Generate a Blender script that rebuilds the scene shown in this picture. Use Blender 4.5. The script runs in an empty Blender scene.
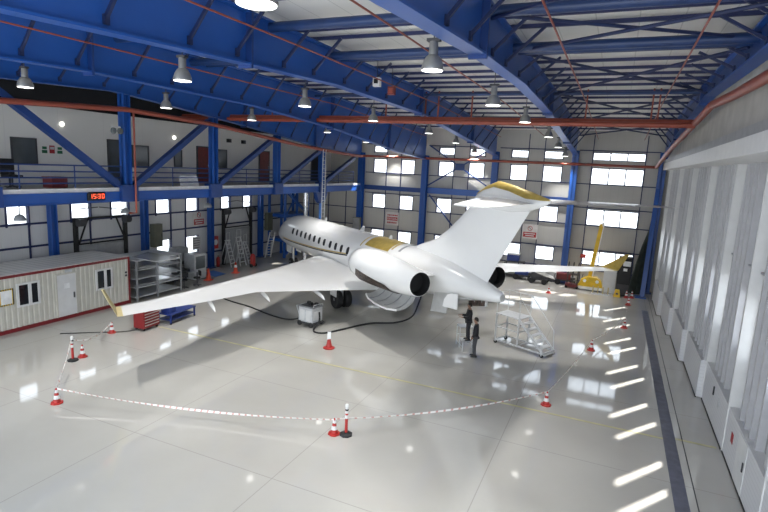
import bpy, math, random
from mathutils import Vector, Matrix, Euler
random.seed(7)
PI = math.pi
C = bpy.context.scene.collection
R = math.radians

# ------------------------------------------------------------------ materials
def _nodes(name):
    m = bpy.data.materials.new(name); m.use_nodes = True
    nt = m.node_tree; b = nt.nodes['Principled BSDF']
    return m, nt, b

def mat(name, col, rough=.5, metal=0., var=.12, scale=3., bump=0., spec=.5, emit=None, es=0., coat=0.):
    m, nt, b = _nodes(name)
    tc = nt.nodes.new('ShaderNodeTexCoord')
    nz = nt.nodes.new('ShaderNodeTexNoise'); nz.inputs['Scale'].default_value = scale; nz.inputs['Detail'].default_value = 4
    rp = nt.nodes.new('ShaderNodeValToRGB')
    a = [max(0, c*(1-var)) for c in col]; z = [min(1, c*(1+var)) for c in col]
    rp.color_ramp.elements[0].color = (*a, 1); rp.color_ramp.elements[0].position = .3
    rp.color_ramp.elements[1].color = (*z, 1); rp.color_ramp.elements[1].position = .7
    nt.links.new(tc.outputs['Object'], nz.inputs['Vector'])
    nt.links.new(nz.outputs['Fac'], rp.inputs['Fac'])
    nt.links.new(rp.outputs['Color'], b.inputs['Base Color'])
    b.inputs['Roughness'].default_value = rough; b.inputs['Metallic'].default_value = metal
    b.inputs['Specular IOR Level'].default_value = spec
    if coat: b.inputs['Coat Weight'].default_value = coat
    if emit:
        b.inputs['Emission Color'].default_value = (*emit, 1); b.inputs['Emission Strength'].default_value = es
    if bump:
        bp = nt.nodes.new('ShaderNodeBump'); bp.inputs['Strength'].default_value = bump; bp.inputs['Distance'].default_value = .02
        nt.links.new(nz.outputs['Fac'], bp.inputs['Height']); nt.links.new(bp.outputs['Normal'], b.inputs['Normal'])
    return m

def stripe_mat(name, c1, c2, axis, period, duty=.5, rough=.5, off=0.):
    """bands across one world axis"""
    m, nt, b = _nodes(name)
    g = nt.nodes.new('ShaderNodeNewGeometry'); s = nt.nodes.new('ShaderNodeSeparateXYZ')
    nt.links.new(g.outputs['Position'], s.inputs[0])
    d = nt.nodes.new('ShaderNodeMath'); d.operation = 'MULTIPLY_ADD'
    d.inputs[1].default_value = 1/period; d.inputs[2].default_value = off
    nt.links.new(s.outputs['XYZ'.index(axis)], d.inputs[0])
    f = nt.nodes.new('ShaderNodeMath'); f.operation = 'FRACT'; nt.links.new(d.outputs[0], f.inputs[0])
    l = nt.nodes.new('ShaderNodeMath'); l.operation = 'LESS_THAN'; l.inputs[1].default_value = duty
    nt.links.new(f.outputs[0], l.inputs[0])
    mx = nt.nodes.new('ShaderNodeMix'); mx.data_type = 'RGBA'
    mx.inputs[6].default_value = (*c2, 1); mx.inputs[7].default_value = (*c1, 1)
    nt.links.new(l.outputs[0], mx.inputs[0]); nt.links.new(mx.outputs[2], b.inputs['Base Color'])
    b.inputs['Roughness'].default_value = rough
    return m

def pane_mat(name, tint=(1, 1, 1), gloss=.08, diffuse=0.):
    m, nt, b = _nodes(name); nt.nodes.remove(b)
    out = nt.nodes['Material Output']
    t = nt.nodes.new('ShaderNodeBsdfTransparent'); t.inputs[0].default_value = (*tint, 1)
    g = nt.nodes.new('ShaderNodeBsdfGlossy'); g.inputs['Roughness'].default_value = .05
    mx = nt.nodes.new('ShaderNodeMixShader'); mx.inputs[0].default_value = gloss
    nt.links.new(t.outputs[0], mx.inputs[1]); nt.links.new(g.outputs[0], mx.inputs[2])
    nt.links.new(mx.outputs[0], out.inputs[0])
    return m

def translucent_mat(name, col, tr=.45):
    m, nt, b = _nodes(name); out = nt.nodes['Material Output']
    nz = nt.nodes.new('ShaderNodeTexNoise'); nz.inputs['Scale'].default_value = .8
    rp = nt.nodes.new('ShaderNodeValToRGB')
    rp.color_ramp.elements[0].color = (*[c*.88 for c in col], 1); rp.color_ramp.elements[1].color = (*col, 1)
    nt.links.new(nz.outputs['Fac'], rp.inputs['Fac'])
    nt.links.new(rp.outputs['Color'], b.inputs['Base Color']); b.inputs['Roughness'].default_value = .45
    t = nt.nodes.new('ShaderNodeBsdfTranslucent'); nt.links.new(rp.outputs['Color'], t.inputs[0])
    mx = nt.nodes.new('ShaderNodeMixShader'); mx.inputs[0].default_value = tr
    nt.links.new(b.outputs[0], mx.inputs[1]); nt.links.new(t.outputs[0], mx.inputs[2])
    nt.links.new(mx.outputs[0], out.inputs[0])
    return m

def floor_mat():
    m, nt, b = _nodes('epoxy_floor'); N = nt.nodes.new; L = nt.links.new
    g = N('ShaderNodeNewGeometry'); s = N('ShaderNodeSeparateXYZ'); L(g.outputs['Position'], s.inputs[0])
    def joint(sock, p0, per, w):
        a = N('ShaderNodeMath'); a.operation = 'MULTIPLY_ADD'; a.inputs[1].default_value = 1/per; a.inputs[2].default_value = -p0/per + .5
        L(sock, a.inputs[0])
        f = N('ShaderNodeMath'); f.operation = 'FRACT'; L(a.outputs[0], f.inputs[0])
        d = N('ShaderNodeMath'); d.operation = 'SUBTRACT'; d.inputs[1].default_value = .5; L(f.outputs[0], d.inputs[0])
        e = N('ShaderNodeMath'); e.operation = 'ABSOLUTE'; L(d.outputs[0], e.inputs[0])
        l = N('ShaderNodeMath'); l.operation = 'LESS_THAN'; l.inputs[1].default_value = w/per/2; L(e.outputs[0], l.inputs[0])
        return l.outputs[0]
    j1 = joint(s.outputs[0], -2.47, 4.94, .026); j2 = joint(s.outputs[1], 10.4, 4.97, .026)
    mxj = N('ShaderNodeMath'); mxj.operation = 'MAXIMUM'; L(j1, mxj.inputs[0]); L(j2, mxj.inputs[1])
    n1 = N('ShaderNodeTexNoise'); n1.inputs['Scale'].default_value = .25; n1.inputs['Detail'].default_value = 6; L(g.outputs['Position'], n1.inputs['Vector'])
    rp = N('ShaderNodeValToRGB')
    rp.color_ramp.elements[0].color = (.435, .418, .38, 1); rp.color_ramp.elements[0].position = .3
    rp.color_ramp.elements[1].color = (.515, .50, .46, 1); rp.color_ramp.elements[1].position = .7
    L(n1.outputs['Fac'], rp.inputs['Fac'])
    mx = N('ShaderNodeMix'); mx.data_type = 'RGBA'; L(rp.outputs['Color'], mx.inputs[6]); mx.inputs[7].default_value = (.27, .26, .24, 1)
    sc = N('ShaderNodeMath'); sc.operation = 'MULTIPLY'; sc.inputs[1].default_value = .6; L(mxj.outputs[0], sc.inputs[0])
    L(sc.outputs[0], mx.inputs[0]); L(mx.outputs[2], b.inputs['Base Color'])
    n2 = N('ShaderNodeTexNoise'); n2.inputs['Scale'].default_value = 1.3; n2.inputs['Detail'].default_value = 5; L(g.outputs['Position'], n2.inputs['Vector'])
    mr = N('ShaderNodeMapRange'); mr.inputs['To Min'].default_value = .025; mr.inputs['To Max'].default_value = .09
    L(n2.outputs['Fac'], mr.inputs['Value']); b.inputs['Roughness'].default_value = .6
    bp = N('ShaderNodeBump'); bp.inputs['Strength'].default_value = .03; bp.inputs['Distance'].default_value = .02
    L(n2.outputs['Fac'], bp.inputs['Height']); L(bp.outputs['Normal'], b.inputs['Coat Normal'])
    b.inputs['Coat Weight'].default_value = 1.0; b.inputs['Coat IOR'].default_value = 1.95; L(mr.outputs[0], b.inputs['Coat Roughness'])
    b.inputs['Specular IOR Level'].default_value = .3
    return m

def seam_wall_mat(name, col, axis, period, dark=.75, rough=.55):
    """insulated panel wall: vertical seams along one world axis"""
    m, nt, b = _nodes(name); N = nt.nodes.new; L = nt.links.new
    g = N('ShaderNodeNewGeometry'); s = N('ShaderNodeSeparateXYZ'); L(g.outputs['Position'], s.inputs[0])
    a = N('ShaderNodeMath'); a.operation = 'MULTIPLY'; a.inputs[1].default_value = 1/period; L(s.outputs['XYZ'.index(axis)], a.inputs[0])
    f = N('ShaderNodeMath'); f.operation = 'FRACT'; L(a.outputs[0], f.inputs[0])
    l = N('ShaderNodeMath'); l.operation = 'LESS_THAN'; l.inputs[1].default_value = .03/period; L(f.outputs[0], l.inputs[0])
    nz = N('ShaderNodeTexNoise'); nz.inputs['Scale'].default_value = .6; L(g.outputs['Position'], nz.inputs['Vector'])
    rp = N('ShaderNodeValToRGB'); rp.color_ramp.elements[0].color = (*[c*.92 for c in col], 1); rp.color_ramp.elements[1].color = (*col, 1)
    L(nz.outputs['Fac'], rp.inputs['Fac'])
    mx = N('ShaderNodeMix'); mx.data_type = 'RGBA'; L(l.outputs[0], mx.inputs[0]); L(rp.outputs['Color'], mx.inputs[6])
    mx.inputs[7].default_value = (*[c*dark for c in col], 1); L(mx.outputs[2], b.inputs['Base Color'])
    b.inputs['Roughness'].default_value = rough
    return m

M = dict(
 blue=mat('blue_paint', (.012, .078, .33), .36, var=.1, scale=.6),
 blued=mat('dark_blue_paint', (.010, .042, .18), .42, var=.12, scale=.8),
 rodnavy=mat('brace_navy', (.008,.018,.075), .5),
 navy=mat('navy_girt', (.012, .02, .085), .5),
 white=mat('white_paint', (.72, .72, .71), .4, var=.04),
 jet=mat('aircraft_white', (.87, .87, .86), .22, var=.02, scale=.5, coat=.3),
 jetg=mat('aircraft_primer_grey', (.50, .50, .49), .45, var=.08),
 gold=mat('gold_tape', (.55, .40, .10), .42, metal=.25, var=.12, scale=4),
 cream=mat('cream_gold', (.62, .52, .27), .45, var=.08),
 black=mat('black', (.012, .012, .013), .6),
 rubber=mat('rubber', (.02, .02, .021), .75),
 dark=mat('dark_grey', (.05, .05, .055), .55),
 brownblk=mat('engine_bay', (.06, .042, .034), .5, var=1., scale=7., bump=.8),
 grey=mat('grey_metal', (.33, .34, .35), .42, metal=.3),
 chestred=mat('chest_red', (.24,.016,.018), .4),
 strutb=mat('strut_blue', (.010,.034,.12), .4),
 brightsheet=mat('bright_sheet', (.88,.88,.88), .22, metal=.55, var=.03),
 lampg=mat('lamp_grey', (.30,.30,.29), .35, metal=.5),
 galv=mat('galvanised_steel', (.60, .61, .62), .38, metal=.2, var=.1, scale=6),
 alu=mat('aluminium', (.68, .69, .70), .32, metal=.7, var=.06),
 steel=mat('polished_steel', (.75, .75, .76), .2, metal=.9),
 red=mat('red_paint', (.42, .025, .02), .4),
 trimred=mat('trailer_red', (.19, .012, .016), .45),
 pipe=mat('fire_pipe_red', (.25, .05, .028), .45, var=.12),
 orange=mat('cone_orange', (.72, .07, .025), .5),
 yellow=mat('yellow_paint', (.78, .50, .015), .45),
 yellowl=mat('floor_yellow', (.46, .43, .23), .4, var=.2, scale=2.),
 strip=mat('floor_dark_strip', (.11, .115, .155), .45, var=.2, scale=4),
 concrete=mat('concrete_panel', (.46, .45, .42), .8, var=.12, scale=1.2),
 olive=mat('olive_cabinet', (.10, .105, .075), .5),
 wood=mat('brown_door', (.20, .028, .018), .45, var=.2, scale=5),
 skin=mat('skin', (.30, .17, .115), .55),
 hair=mat('dark_hair', (.025, .018, .013), .7),
 jacket=mat('black_jacket', (.013, .013, .016), .8),
 trousers=mat('dark_trousers', (.016, .016, .02), .8),
 trousg=mat('grey_trousers', (.055, .055, .06), .8),
 shoe=mat('black_shoes', (.012, .012, .012), .5),
 bluecart=mat('blue_cart', (.02, .045, .22), .45),
 mat_blue=mat('blue_rubber_mat', (.05, .16, .50), .7),
 deckw=mat('deck_white', (.66, .66, .66), .5),
 gapshade=mat('gap_shade_black', (.012, .013, .016), .9),
 glassd=mat('dark_glass', (.02, .025, .03), .08, var=.5, scale=.6),
 cabing=mat('cabin_glass', (.02,.022,.026), .45, spec=.2),
 glassg=mat('office_glass', (.10, .115, .12), .12, var=.4, scale=.5),
 duct=mat('silver_duct', (.7, .7, .7), .25, metal=.85),
 lens=mat('lamp_lens', (.9, .9, .88), .4, emit=(1, .98, .94), es=4.),
 digit=mat('led_red', (.9, .05, .02), .4, emit=(1, .16, .07), es=1.3),
 tarp=mat('dark_green_tarp', (.018, .028, .022), .75, var=.4, scale=3, bump=.5),
 redeq=mat('dark_red_machine', (.15, .02, .02), .5),
 signw=mat('sign_white', (.62, .60, .58), .5),
 signr=mat('sign_red', (.42, .025, .03), .5),
 signg=mat('sign_green', (.02, .14, .06), .5),
 paper=mat('paper_white', (.88, .88, .87), .7),
 pane=pane_mat('window_pane'),
 sheet=translucent_mat('door_sheet', (.38, .38, .39), .3),
 fin=mat('door_fin', (.50,.50,.515), .45, var=.06),
 ceil=seam_wall_mat('roof_panel', (.74, .73, .70), 'X', 1.0, .72),
 backw=seam_wall_mat('back_panel', (.50, .49, .46), 'X', .5, .9),
 leftw=seam_wall_mat('left_panel', (.68, .68, .685), 'Y', .5, .9),
 officew=seam_wall_mat('office_wall', (.84, .82, .77), 'Y', 2.4, .9),
 floor=floor_mat(),
 ribs=stripe_mat('door_panel_ribs', (.68, .68, .69), (.62, .62, .63), 'Z', .14, .8),
 trailerw=mat('trailer_cream', (.60, .58, .51), .5, var=.05),
 trailerroof=stripe_mat('trailer_roof', (.80, .77, .75), (.66, .64, .62), 'Y', .35, .72, .5),
 tape=stripe_mat('barrier_tape_white_red', (.82, .80, .78), (.62, .36, .32), 'X', .2, .7),
 tapey=stripe_mat('barrier_tape_white_red_long', (.82, .80, .78), (.60, .35, .30), 'Y', .5, .85),
 hazard=stripe_mat('hazard_border', (.75, .52, .02), (.02, .02, .02), 'Y', .1, .5),
)

# ------------------------------------------------------------------ mesh helpers
class MB:
    def __init__(s): s.v = []; s.f = []; s.m = []
    def add(s, vs, fs, mi=0):
        o = len(s.v); s.v += [tuple(v) for v in vs]; s.f += [tuple(i+o for i in f) for f in fs]; s.m += [mi]*len(fs); return s
    def box(s, x0, x1, y0, y1, z0, z1, mi=0):
        x0, x1 = min(x0, x1), max(x0, x1); y0, y1 = min(y0, y1), max(y0, y1); z0, z1 = min(z0, z1), max(z0, z1)
        return s.add([(x0,y0,z0),(x1,y0,z0),(x1,y1,z0),(x0,y1,z0),(x0,y0,z1),(x1,y0,z1),(x1,y1,z1),(x0,y1,z1)],
                     [(0,3,2,1),(4,5,6,7),(0,1,5,4),(1,2,6,5),(2,3,7,6),(3,0,4,7)], mi)
    def bar(s, p, q, w, h, up=(0,0,1), mi=0):
        """box section from p to q: w sideways, h along up"""
        p, q, up = Vector(p), Vector(q), Vector(up); d = (q-p).normalized()
        a = d.cross(up)
        if a.length < 1e-5: a = d.cross(Vector((1,0,0)))
        a.normalize(); b = a.cross(d)
        vs = [r + a*sx*w/2 + b*sy*h/2 for r in (p, q) for sx, sy in ((-1,-1),(1,-1),(1,1),(-1,1))]
        return s.add(vs, [(0,1,2,3),(7,6,5,4),(0,4,5,1),(1,5,6,2),(2,6,7,3),(3,7,4,0)], mi)
    def tube(s, p, q, r, n=10, r2=None, mi=0):
        return s.poly([p, q], r if r2 is None else [r, r2], n, mi)
    def poly(s, pts, r, n=8, mi=0):
        pts = [Vector(p) for p in pts]; k = len(pts)
        rs = r if isinstance(r, (list, tuple)) else [r]*k
        rings = []; ref = None
        for i, p in enumerate(pts):
            d = (pts[min(i+1,k-1)] - pts[max(i-1,0)]).normalized()
            if ref is None:
                ref = d.cross(Vector((0,0,1)))
                if ref.length < 1e-4: ref = Vector((1,0,0))
            a = (ref - d*ref.dot(d)).normalized(); ref = a; b = d.cross(a)
            rings.append([p + (a*math.cos(2*PI*j/n) + b*math.sin(2*PI*j/n))*rs[i] for j in range(n)])
        return s.loft(rings, True, mi)
    def loft(s, rings, cap=True, mi=0, closed=True):
        n = len(rings[0]); vs = [v for r in rings for v in r]; fs = []
        for i in range(len(rings)-1):
            for j in range(n if closed else n-1):
                k = (j+1) % n; fs.append((i*n+j, i*n+k, (i+1)*n+k, (i+1)*n+j))
        if cap: fs.append(tuple(range(n-1,-1,-1))); fs.append(tuple((len(rings)-1)*n+j for j in range(n)))
        return s.add(vs, fs, mi)
    def lathe(s, prof, n=20, o=(0,0,0), axis='Z', mi=0, cap=True):
        """prof: (radius, height)"""
        rings = []
        for r, h in prof:
            ring = []
            for j in range(n):
                c, t = r*math.cos(2*PI*j/n), r*math.sin(2*PI*j/n)
                p = {'Z': (c,t,h), 'X': (h,c,t), 'Y': (t,h,c)}[axis]
                ring.append((p[0]+o[0], p[1]+o[1], p[2]+o[2]))
            rings.append(ring)
        return s.loft(rings, cap, mi)
    def prism(s, pts, thick, mi=0):
        """flat polygon (3-D points) given a thickness along its normal"""
        P = [Vector(p) for p in pts]; nrm = Vector((0,0,0))
        for i in range(1, len(P)-1): nrm += (P[i]-P[0]).cross(P[i+1]-P[0])
        nrm.normalize(); t = nrm*thick/2; n = len(P)
        return s.add([p-t for p in P]+[p+t for p in P],
                     [tuple(range(n-1,-1,-1)), tuple(range(n,2*n))] + [(i,(i+1)%n,n+(i+1)%n,n+i) for i in range(n)], mi)
    def build(s, name, mats, parent=None, smooth=False, world=False, bevel=0):
        me = bpy.data.meshes.new(name)
        off = Vector((0,0,0))
        if parent is None:
            xs, ys, zs = zip(*s.v); off = Vector(((min(xs)+max(xs))/2, (min(ys)+max(ys))/2, min(zs)))
        elif world: off = world_loc(parent)
        me.from_pydata([tuple(Vector(v)-off) for v in s.v], [], s.f)
        for x in (mats if isinstance(mats, (list, tuple)) else [mats]): me.materials.append(x)
        me.polygons.foreach_set('material_index', s.m)
        if smooth:
            me.polygons.foreach_set('use_smooth', [True]*len(me.polygons)); me.set_sharp_from_angle(angle=R(40))
        me.update()
        o = bpy.data.objects.new(name, me); C.objects.link(o)
        if parent is None: o.location = off
        else: o.parent = parent
        if bevel:
            b = o.modifiers.new('bevel', 'BEVEL'); b.width = bevel; b.segments = 2; b.limit_method = 'ANGLE'
        return o

def world_loc(o):
    v = Vector((0,0,0))
    while o is not None: v += o.location; o = o.parent
    return v
def tag(o, label, cat, group=None, kind=None):
    o['label'] = label; o['category'] = cat
    if group: o['group'] = group
    if kind: o['kind'] = kind
    return o
def thing(name, label, cat, loc=(0,0,0), rz=0., group=None, kind=None):
    o = bpy.data.objects.new(name, None); C.objects.link(o); o.location = loc; o.rotation_euler = (0,0,rz)
    o.empty_display_size = .2
    return tag(o, label, cat, group, kind)
def struct(o, label, cat):
    o['kind'] = 'structure'; return tag(o, label, cat)
def dup(root, loc, rz=None, label=None):
    r = root.copy(); C.objects.link(r); r.location = loc
    if rz is not None: r.rotation_euler = (0,0,rz)
    if label: r['label'] = label
    for ch in list(root.children):
        c = ch.copy(); C.objects.link(c); c.parent = r
        for g in list(ch.children):
            d = g.copy(); C.objects.link(d); d.parent = c
    return r
ORD = 'first second third fourth fifth sixth seventh eighth ninth tenth eleventh twelfth thirteenth fourteenth fifteenth sixteenth seventeenth eighteenth nineteenth twentieth'.split()

# ------------------------------------------------------------------ dimensions
YB = 42.6          # back wall
XL = -27.9         # outer wall behind the workshop side
XT = -20.9         # line of the mezzanine truss
XO = -24.3         # office wall up on the mezzanine
COLX = [-20.9, -14.95, -9.1, -3.16, 2.7]
Y0 = -1.5          # the hall carries on a little behind the camera, then is open to daylight
def ztop(y): return 11.85 if y < 26 else 11.85 - (y-26)*.036
# ------------------------------------------------------------------ floor and roof
b = MB().box(-30, 6.5, Y0, YB+.2, -.2, 0)
struct(b.build('floor', M['floor']), 'glossy pale grey epoxy hangar floor with thin joints', 'floor')
b = MB().box(2.2, 2.56, Y0, 36.1, .0, .004)
struct(b.build('trim_1', M['strip']), 'dark grey strip set in the floor along the hangar doors', 'floor strip')
b = MB().box(2.745, 2.775, Y0, 41, .0, .003)
struct(b.build('trim_2', M['dark']), 'thin dark groove in the floor between strip and doors', 'floor groove')
b = MB().box(-20.5, 2.2, 17.99, 18.11, .0, .003); b.box(2.56, 3.7, 18.17, 18.29, 0, .003)
struct(b.build('trim_3', M['yellowl']), 'worn yellow line painted across the hangar floor', 'floor line')
rings = []
for y in (Y0, 26, YB+.3):
    z = ztop(y)+.25
    rings.append([(-30,y,z),(4.5,y,z),(4.5,y,z+.12),(-30,y,z+.12)])
struct(MB().loft(rings).build('ceiling', M['ceil']), 'off-white roof panels above the blue girders', 'ceiling')

# ------------------------------------------------------------------ walls with openings
def wall_with_holes(axis, fixed, thick, a0, a1, z0, z1, holes):
    """grid of boxes leaving the holes (a0,a1,z0,z1) open"""
    b = MB()
    A = sorted({a0, a1, *[h[0] for h in holes], *[h[1] for h in holes]}); Z = sorted({z0, z1, *[h[2] for h in holes], *[h[3] for h in holes]})
    for j in range(len(Z)-1):
        run = None
        for i in range(len(A)-1):
            ca, cz = (A[i]+A[i+1])/2, (Z[j]+Z[j+1])/2
            hole = any(h[0] < ca < h[1] and h[2] < cz < h[3] for h in holes)
            if not hole: run = (run[0], A[i+1]) if run else (A[i], A[i+1])
            if run and (hole or i == len(A)-2):
                if axis == 'X': b.box(run[0], run[1], fixed, fixed+thick, Z[j], Z[j+1])
                else: b.box(fixed, fixed+thick, run[0], run[1], Z[j], Z[j+1])
                run = None
    return b
WN = [0]
def window(axis, fixed, a0, a1, z0, z1, label, bars=0, frame='navy', fw=.05):
    WN[0] += 1
    w = thing(f'window_{WN[0]}', label, 'window', ((a0+a1)/2, fixed, z0) if axis == 'X' else (fixed, (a0+a1)/2, z0), kind='structure')
    f = MB(); h = (a1-a0)/2; H = z1-z0; d = .06
    def bx(u0, u1, w0, w1, t=d):
        if axis == 'X': f.box(u0, u1, -t, t, w0, w1)
        else: f.box(-t, t, u0, u1, w0, w1)
    bx(-h-fw, -h, -fw, H+fw); bx(h, h+fw, -fw, H+fw); bx(-h, h, -fw, 0); bx(-h, h, H, H+fw)
    for k in range(bars):
        c = -h + (k+1)*2*h/(bars+1); bx(c-.04, c+.04, 0, H)
    f.build('window_frame', M[frame], w)
    p = MB()
    if axis == 'X': p.box(-h, h, -.008, .008, 0, H)
    else: p.box(-.008, .008, -h, h, 0, H)
    p.build('pane', M['pane'], w)
    return w
# back wall
S = lambda v: v*1.0143
Zs = lambda z: 8.163+(z-8.163)*1.0143
wx = [(-19.6,-18.47),(-17.05,-15.9),(-13.7,-12.5),(-11.15,-9.98),(-7.82,-6.63),(-5.36,-4.07),(-1.9,1.5)]
wz = [(9.4,9.88),(7.67,8.76),(4.63,5.73),(1.64,2.63)]
zname = ['small top-row', 'upper-row', 'middle-row', 'floor-level']
holes = [(S(a),S(c),Zs(z0),Zs(z1)) for a,c in wx for z0,z1 in wz]
b = wall_with_holes('X', YB, .15, -28.1, 4.4, 0, 11.75, holes)
struct(b.build('wall_back', M['backw']), 'pale panelled back wall with rows of bright windows', 'wall')
bayn = ['first','second','third','fourth','fifth','sixth','wide seventh']
for i,(a,c) in enumerate(wx):
    for j,(z0,z1) in enumerate(wz):
        window('X', YB+.03, S(a), S(c), Zs(z0), Zs(z1), f'bright {zname[j]} window of back wall, {bayn[i]} from the mezzanine', 2 if i == 6 else 0)
# navy girts and posts of the back wall (one lattice per bay)
zg = [1.2, 2.76, 4.57, 5.88, 7.62, 10.05]
for i in range(len(COLX)-1):
    x0, x1 = COLX[i]+.2, COLX[i+1]-.2
    g = MB()
    for z in zg: g.box(x0, x1, YB-.08, YB, Zs(z)-.035, Zs(z)+.035)
    vs = [S(wx[2*i][0])-.04, S(wx[2*i][1])+.04, S(wx[2*i+1][0])-.04, S(wx[2*i+1][1])+.04] if i < 3 else [S(-1.93)-.04, S(1.52)+.04]
    for k, x in enumerate(vs): 
        if k in (0, 3) and i < 3: # short mullions beside windows only
            for z0,z1 in wz: g.box(x-.03, x+.03, YB-.07, YB, Zs(z0)-.1, Zs(z1)+.1)
        else: g.box(x-.03, x+.03, YB-.07, YB, 0, 11.2)
    o = g.build('wall_girt_lattice', M['navy'])
    struct(o, f'dark wall rails on the {ORD[i]} bay of the back wall from the mezzanine', 'wall rails')
g = MB()
for z in (4.4, 2.9, 5.9): g.box(-27.7, COLX[0]-.2, YB-.08, YB, z-.035, z+.035)
for x in (-22.6, -24.4, -26): g.box(x-.03, x+.03, YB-.07, YB, 0, 6)
struct(g.build('wall_girt_lattice', M['navy']), 'dark wall rails on the back wall under the mezzanine', 'wall rails')
# blue beam across the back wall at mezzanine height + cross bracing of bay 2
for i in range(3):
    g = MB().box(COLX[i]+.2, COLX[i+1]-.2, YB-.3, YB-.09, 6.12, 6.50)
    if i == 1:
        g = MB().box(COLX[i]+.25, COLX[i+1]-.25, YB-.45, YB-.09, 6.12, 6.62)
    tag(g.build('wall_beam', M['blue'] if i == 1 else M['blued']), f'blue horizontal beam on the back wall, {ORD[i]} bay from the mezzanine', 'beam', 'back wall beams')
xa, xb = COLX[1]+.2, COLX[2]-.2
br = thing('cross_brace', 'blue X-shaped bracing with centre plate high on the back wall', 'brace', ((xa+xb)/2, YB-.35, 6.7))
for s in (-1, 1):
    MB().bar((s*(xb-xa)/2, 0, .05), (-s*(xb-xa)/2, .03*s, 3.4), .1, .1).build('brace_rod', M['blued'], br)
MB().box(-.4, .4, -.06, -.03, 1.45, 2.0).build('gusset_plate', M['blued'], br)
br = thing('cross_brace', 'blue diagonal bracing low on the back wall behind the tail', 'brace', ((xa+xb)/2, YB-.35, 2.8))
MB().bar((-2.5, 0, 3.2), (.2, 0, .2), .1, .1).build('brace_rod', M['blued'], br)
MB().bar((2.5, .1, 3.2), (-.2, .1, .2), .1, .1).build('brace_rod', M['blued'], br)
# workshop-side wall
wy = [(15.95,16.95),(19.3,20.4),(21.8,22.95),(25.1,26.25),(27.7,28.8),(31.2,32.2),(33.75,34.75)]
SL = 27.9/27.2
ZL = lambda z: 8.163+(z-8.163)*SL
holes = [(a*SL,c*SL,ZL(4.46),ZL(5.32)) for a,c in wy] + [(wy[i][0]*SL,wy[i][1]*SL,ZL(1.42),ZL(2.64)) for i in (3,4)]
b = wall_with_holes('Y', XL-.15, .15, Y0, YB+.15, 0, 11.9, holes)
struct(b.build('wall_left', M['leftw']), 'pale panelled workshop wall below the mezzanine', 'wall')
for i,(a,c) in enumerate(wy):
    window('Y', XL-.03, a*SL, c*SL, ZL(4.46), ZL(5.32), f'bright square window high under the mezzanine, {ORD[6-i]} from the back wall')
window('Y', XL-.03, wy[3][0]*SL, wy[3][1]*SL, ZL(1.42), ZL(2.64), 'low bright window in the workshop wall beside the olive cabinet')
window('Y', XL-.03, wy[4][0]*SL, wy[4][1]*SL, ZL(1.42), ZL(2.64), 'low bright window in the workshop wall beside the blue column')
g = MB()
for z in (1.1, 3.12, 4.32, 5.3): g.box(XL, XL+.09, Y0, YB-.1, z-.05, z+.05)
for a,c in wy:
    for y in (a*SL-.05, c*SL+.05): g.box(XL, XL+.08, y-.035, y+.035, ZL(4.3), ZL(5.5))
for y in (26.97, 28.3, 17.4, 20.9): g.box(XL, XL+.08, y-.035, y+.035, 1.1, 4.4)
struct(g.build('wall_girt_lattice', M['navy']), 'dark blue wall rails along the workshop wall', 'wall rails')
# upper concrete wall over the hangar doors, and the cream door head
rings = []
for y in (Y0, 22.5, YB): rings.append([(2.92,y,9.3),(4.6,y,9.3),(4.6,y,12.05),(2.92,y,12.05)])
struct(MB().loft(rings).build('wall_right', M['concrete']), 'grey concrete wall above the hangar doors', 'wall')
struct(MB().box(2.69, 4.6, Y0, 41.9, 8.85, 9.3).build('trim_4', M['white']), 'cream boxed head rail above the sliding hangar doors', 'door head')
struct(MB().box(2.69, 2.72, Y0, 41.9, 9.3, 9.55).build('shadow_strip', M['grey']), 'narrow grey strip painted as the shadow line above the door head rail', 'shadow strip')  # shadow under the concrete wall, put in as a darker strip

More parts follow.
